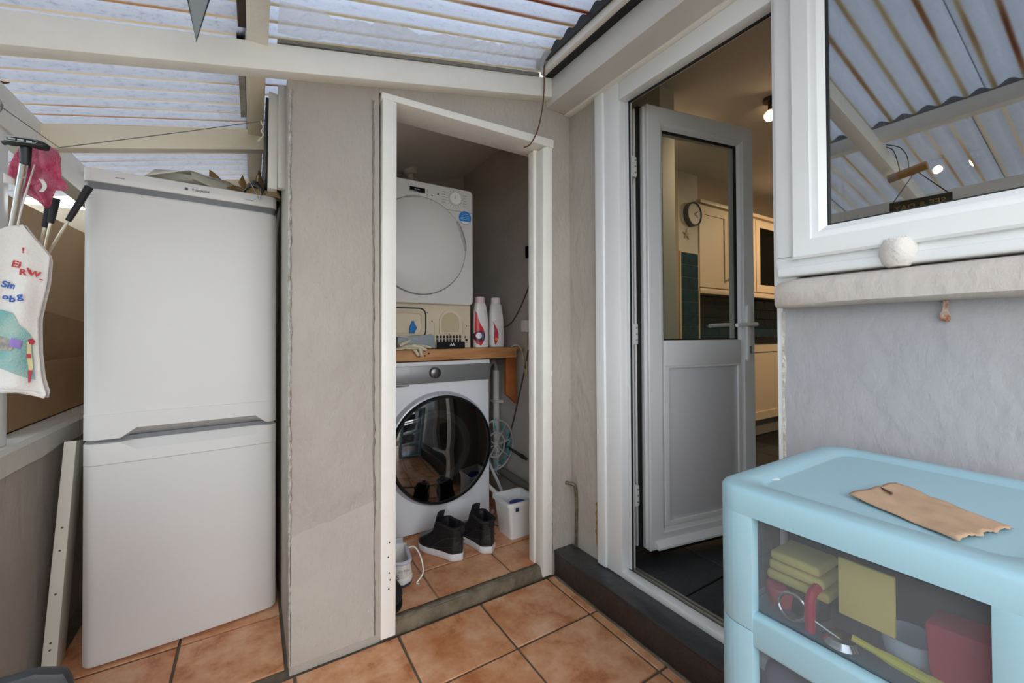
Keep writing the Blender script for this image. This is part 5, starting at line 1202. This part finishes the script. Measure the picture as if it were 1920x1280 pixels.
# ================================================================ kitchen things
def cabinet(name, x0, x1, y0, y1, z0, z1, label, glazed=False, knob=None, base=False, group=None):
    t = thing(name, label, 'cabinet', ((x0+x1)/2, y1, z0), 0, group)
    obj('carcass', MB().box((x0, y0+.02, z0), (x1, y1, z1), .002), CAB, t)
    dz0 = z0+.012; dz1 = z1-.012
    mb = MB(); ring(mb, rectp(x0+.006, x1-.006, dz0, dz1), rectp(x0+.075, x1-.075, dz0+.07, dz1-.07), y0, y0+.02)
    if not glazed: mb.box((x0+.07, y0+.010, dz0+.065), (x1-.07, y0+.016, dz1-.065))
    d = obj('cabinet_door', mb, CAB, t)
    if glazed:
        obj('dark_interior', MB().box((x0+.07, y0+.016, dz0+.065), (x1-.07, y0+.018, dz1-.065)), mat('dim_interior', '3a3026', .6), d)
        obj('pane', MB().box((x0+.07, y0+.010, dz0+.065), (x1-.07, y0+.012, dz1-.065)), glass_mat('cabinet_glass', 'c8c8c0', 1.5), d)
    if knob: obj('knob', MB().lathe([(.006, 0), (.005, .012), (.014, .018), (.013, .026), (0, .028)], (knob, y0, z0+.09 if not base else z1-.09), 'y', 16), CHROME, d)
    return t
UG = 'kitchen wall cabinets'
cabinet('wall_cabinet', 3.21, 3.66, 2.15, 2.545, 1.45, 2.17, 'cream wall cabinet next to the clock wall, seen through door glass', knob=3.60, group=UG)
cabinet('wall_cabinet', 3.66, 4.10, 2.15, 2.545, 1.45, 2.17, 'cream wall cabinet with plain door, second from the clock', knob=3.70, group=UG)
cabinet('wall_cabinet', 4.10, 4.62, 2.15, 2.545, 1.45, 2.17, 'cream wall cabinet with dark glazed door beside the open door', glazed=True, group=UG)
cabinet('wall_cabinet', 4.62, 5.2, 2.15, 2.545, 1.45, 2.17, 'cream wall cabinet furthest along the kitchen wall', group=UG)
o = obj('light_pelmet', MB().box((3.205, 2.14, 1.405), (5.2, 2.17, 1.448), .003), CAB); tag(o, 'cream pelmet rail under the kitchen wall cabinets', 'pelmet')
o = obj('cornice', MB().box((3.205, 2.13, 2.172), (5.2, 2.17, 2.205), .004), CAB); tag(o, 'cream cornice rail on top of the kitchen wall cabinets', 'cornice')
for k, (a, b) in enumerate(((1.98, 2.46), (2.46, 2.94), (3.21, 3.78), (3.78, 4.38), (4.38, 5.0))):
    cabinet('base_cabinet', a, b, 2.05, 2.545, .26, .975, 'cream base cabinet under the dark worktop, number %s from the pier' % ('one', 'two', 'three', 'four', 'five')[k], knob=b-.05, base=True, group='kitchen base cabinets')
o = obj('plinth', MB().box((1.98, 2.09, .12), (5.0, 2.11, .26)), mat('dim_plinth', '8b8477', .5)); tag(o, 'grey plinth below the kitchen base cabinets', 'plinth')
o = obj('kitchen_worktop', MB().box((1.978, 2.03, .978), (5.0, 2.148, 1.018), .004).box((1.978, 2.148, .978), (2.943, 2.535, 1.018)).box((3.207, 2.148, .978), (5.0, 2.535, 1.018)), WORKTOP); tag(o, 'long dark worktop along the back of the kitchen', 'worktop')
ck = thing('wall_clock', 'round grey wall clock on the cream kitchen wall', 'clock', (3.117, 2.155, 2.055))
obj('case', MB().lathe([(0, 0), (.098, 0), (.100, .005), (.100, .040), (.092, .044), (.086, .036)], (3.105, 2.158, 2.055), 'y', 40), mat('grey_clock_case', '4a4d50', .4), ck)
obj('dial', MB().lathe([(.088, .034), (0, .034)], (3.105, 2.158, 2.055), 'y', 40), mat('clock_face', 'cfc8b6', .5), ck)
obj('hand', MB().cyl((3.105, 2.120, 2.055), (3.150, 2.120, 2.080), .003, n=6).cyl((3.105, 2.119, 2.055), (3.155, 2.119, 2.030), .002, n=6), BLACK, ck)
mb = MB()
for k in range(12): a = pi*k/6; mb.cyl((3.105+.072*cos(a), 2.1238, 2.055+.072*sin(a)), (3.105+.081*cos(a), 2.1238, 2.055+.081*sin(a)), .0018, n=6)
obj('hour_mark', mb, BLACK, ck)
P5 = [((.050 if i % 2 == 0 else .013)*cos(R(90+36*i))+3.045, (.050 if i % 2 == 0 else .013)*sin(R(90+36*i))+1.885) for i in range(10)]
o = obj('starfish', MB().prism(P5, 2.148, 2.160, bev=.002), mat('pale_starfish', 'b4aa98', .8)); tag(o, 'pale starfish ornament on the wall below the clock', 'ornament')
def spot(loc, d, label):
    t = thing('ceiling_spotlight', label, 'light', loc, 0, 'kitchen ceiling spots'); P = Vector(loc); d = Vector(d).normalized(); c_ = P+Vector((0, 0, -.095))
    obj('mount', MB().cyl(tuple(P), tuple(P-Vector((0, 0, .02))), .035).cyl(tuple(P-Vector((0, 0, .02))), tuple(c_), .010), mat('dark_steel', '5a5048', .3, metal=.7), t)
    obj('shade', MB().cyl(tuple(c_-d*.045), tuple(c_+d*.024), .024, .033, 24, cap=False), mat('dark_steel', '', 0), t, solid=.002)
    obj('bulb', MB().cyl(tuple(c_+d*.005), tuple(c_+d*.020), .026, n=20), LED, t)
    aim = Vector((d.x*.3, abs(d.y)+.6, -.9))
    l = bpy.data.lights.new('spot_light', 'SPOT'); l.spot_size = R(120); l.spot_blend = .8; l.energy = 26; l.color = (1, .74, .50); l.shadow_soft_size = .03; lo = bpy.data.objects.new('spot_light', l); COL.objects.link(lo); lo.location = c_+d*.045; lo.rotation_euler = aim.to_track_quat('-Z', 'Y').to_euler()
spot((2.50, 1.225, 2.40), (-.75, -.5, -.42), 'kitchen ceiling spotlight glowing warm at the edge of the door opening')
spot((4.42, .967, 2.40), (-.8, -.3, -.4), 'kitchen ceiling spotlight seen as a round glow through the side window glass')
spot((4.46, .78, 2.40), (-.3, .8, -.4), 'kitchen ceiling spotlight beside the first, aimed sideways at the cabinets')
o = obj('plug_plate', MB().box((4.60, 2.52, 1.12), (4.74, 2.535, 1.24), .004), mat('beige_plate', 'b8ac94', .5)); tag(o, 'beige socket plate on the dark kitchen splashback', 'socket')
pp = thing('potted_plant', 'small dark green potted plant on the kitchen worktop by the window blind', 'plant', (2.62, 2.32, 1.019))
obj('pot', MB().lathe([(0, 0), (.045, 0), (.06, .10), (.056, .10), (.04, .01), (0, .01)], (0, 0, 0), 'z', 20), mat('cream_pot', 'c9c0ae', .5), pp, local=True)
mb = MB(); rn = random.Random(4)
for k in range(34):
    a = rn.uniform(0, 2*pi); l_ = rn.uniform(.06, .14); z = rn.uniform(.10, .30); d = Vector((cos(a), sin(a), rn.uniform(-.1, .7))).normalized(); p = Vector((.01*cos(a), .01*sin(a), z)); s_ = d.cross(Vector((0, 0, 1))).normalized()*.020
    mb.add([tuple(p), tuple(p+d*l_*.5+s_), tuple(p+d*l_), tuple(p+d*l_*.5-s_)], [(0, 1, 2, 3)])
obj('foliage', mb, mat('dark_green_leaf', '2f4a2c', .5), pp, local=True, props={'kind': 'stuff'})
bl_ = thing('window_blind', 'white slatted blind glimpsed through the glazed door', 'blind', (2.42, 2.53, 1.5))
for k in range(9): obj('slat', MB().box((2.1, 2.515, 1.46+.035*k), (2.93, 2.53, 1.489+.035*k), .002, 1), mat('blind_white', 'dcd8cc', .5), bl_)

# wooden sign and bamboo tube hung from the rafter: seen mirrored in the window
sg = thing('hanging_sign', 'dark wooden sign with tan letters hung from a rafter, mirrored in the side window', 'sign', (-.056, .60, 1.62))
SM = Matrix(((1, -.092, 0, 0), (0, 1, 0, 0), (0, 0, 1, 0), (0, 0, 0, 1)))
obj('board', MB().prism([(.500, 1.582), (.703, 1.590), (.703, 1.655), (.500, 1.650)], -.060, -.052, ax='x', bev=.001), mat('dark_green_board', '2b2c1e', .7, var=.3, vscale=30), sg)
text('lettering', 'SEE & DAY', .036, (-.0515, .602, 1.620), (0, 1, 0), (0, 0, 1), mat('tan_letter', 'c99a5c', .7), sg)
obj('cord', MB().tube([(-.056, .690, 1.654), (-.056, .612, 1.776), (-.056, .512, 1.650)], .0022, 6), BLACK, sg)
rp_ = thing('bamboo_chime', 'short amber wooden tube hung above the dark sign, mirrored in the side window', 'wind chime', (-.056, .64, 1.79))
obj('tube', MB().cyl((-.056, .672, 1.772), (-.056, .575, 1.788), .019, n=18), mat('amber_wood', 'a5713a', .45), rp_)
obj('tube_end', MB().cyl((-.056, .705, 1.767), (-.056, .672, 1.772), .019, n=18), mat('pale_end', 'a08d80', .5), rp_)
obj('cord', MB().tube([(-.056, .665, 1.79), (-.056, .675, 1.85), (-.056, .690, 1.90), (-.056, .715, 1.92)], .0020, 6, sm=3), BLACK, rp_)
obj('cord', MB().tube([(-.056, .635, 1.79), (-.056, .640, 1.85), (-.056, .665, 1.90), (-.056, .712, 1.93)], .0020, 6, sm=3), BLACK, rp_)

# garden ground outside the open end
struct('ground', MB().box((-12, -12, -.14), (12, 12, -.09)), mat('grey_green_ground', '8b8f80', .9, var=.3, vscale=1))

for o in bpy.data.objects:
    if o.parent is not None and o.name.split('.')[0] in ('printed_mark', 'screw_hole', 'vent_slot', 'screw', 'printed_lines', 'display_digits', 'hour_mark', 'scalloped_rim', 'hinge_screw', 'nail_hole', 'panel_line', 'white_mark', 'stitched_seam', 'lace'): o['kind'] = 'stuff'
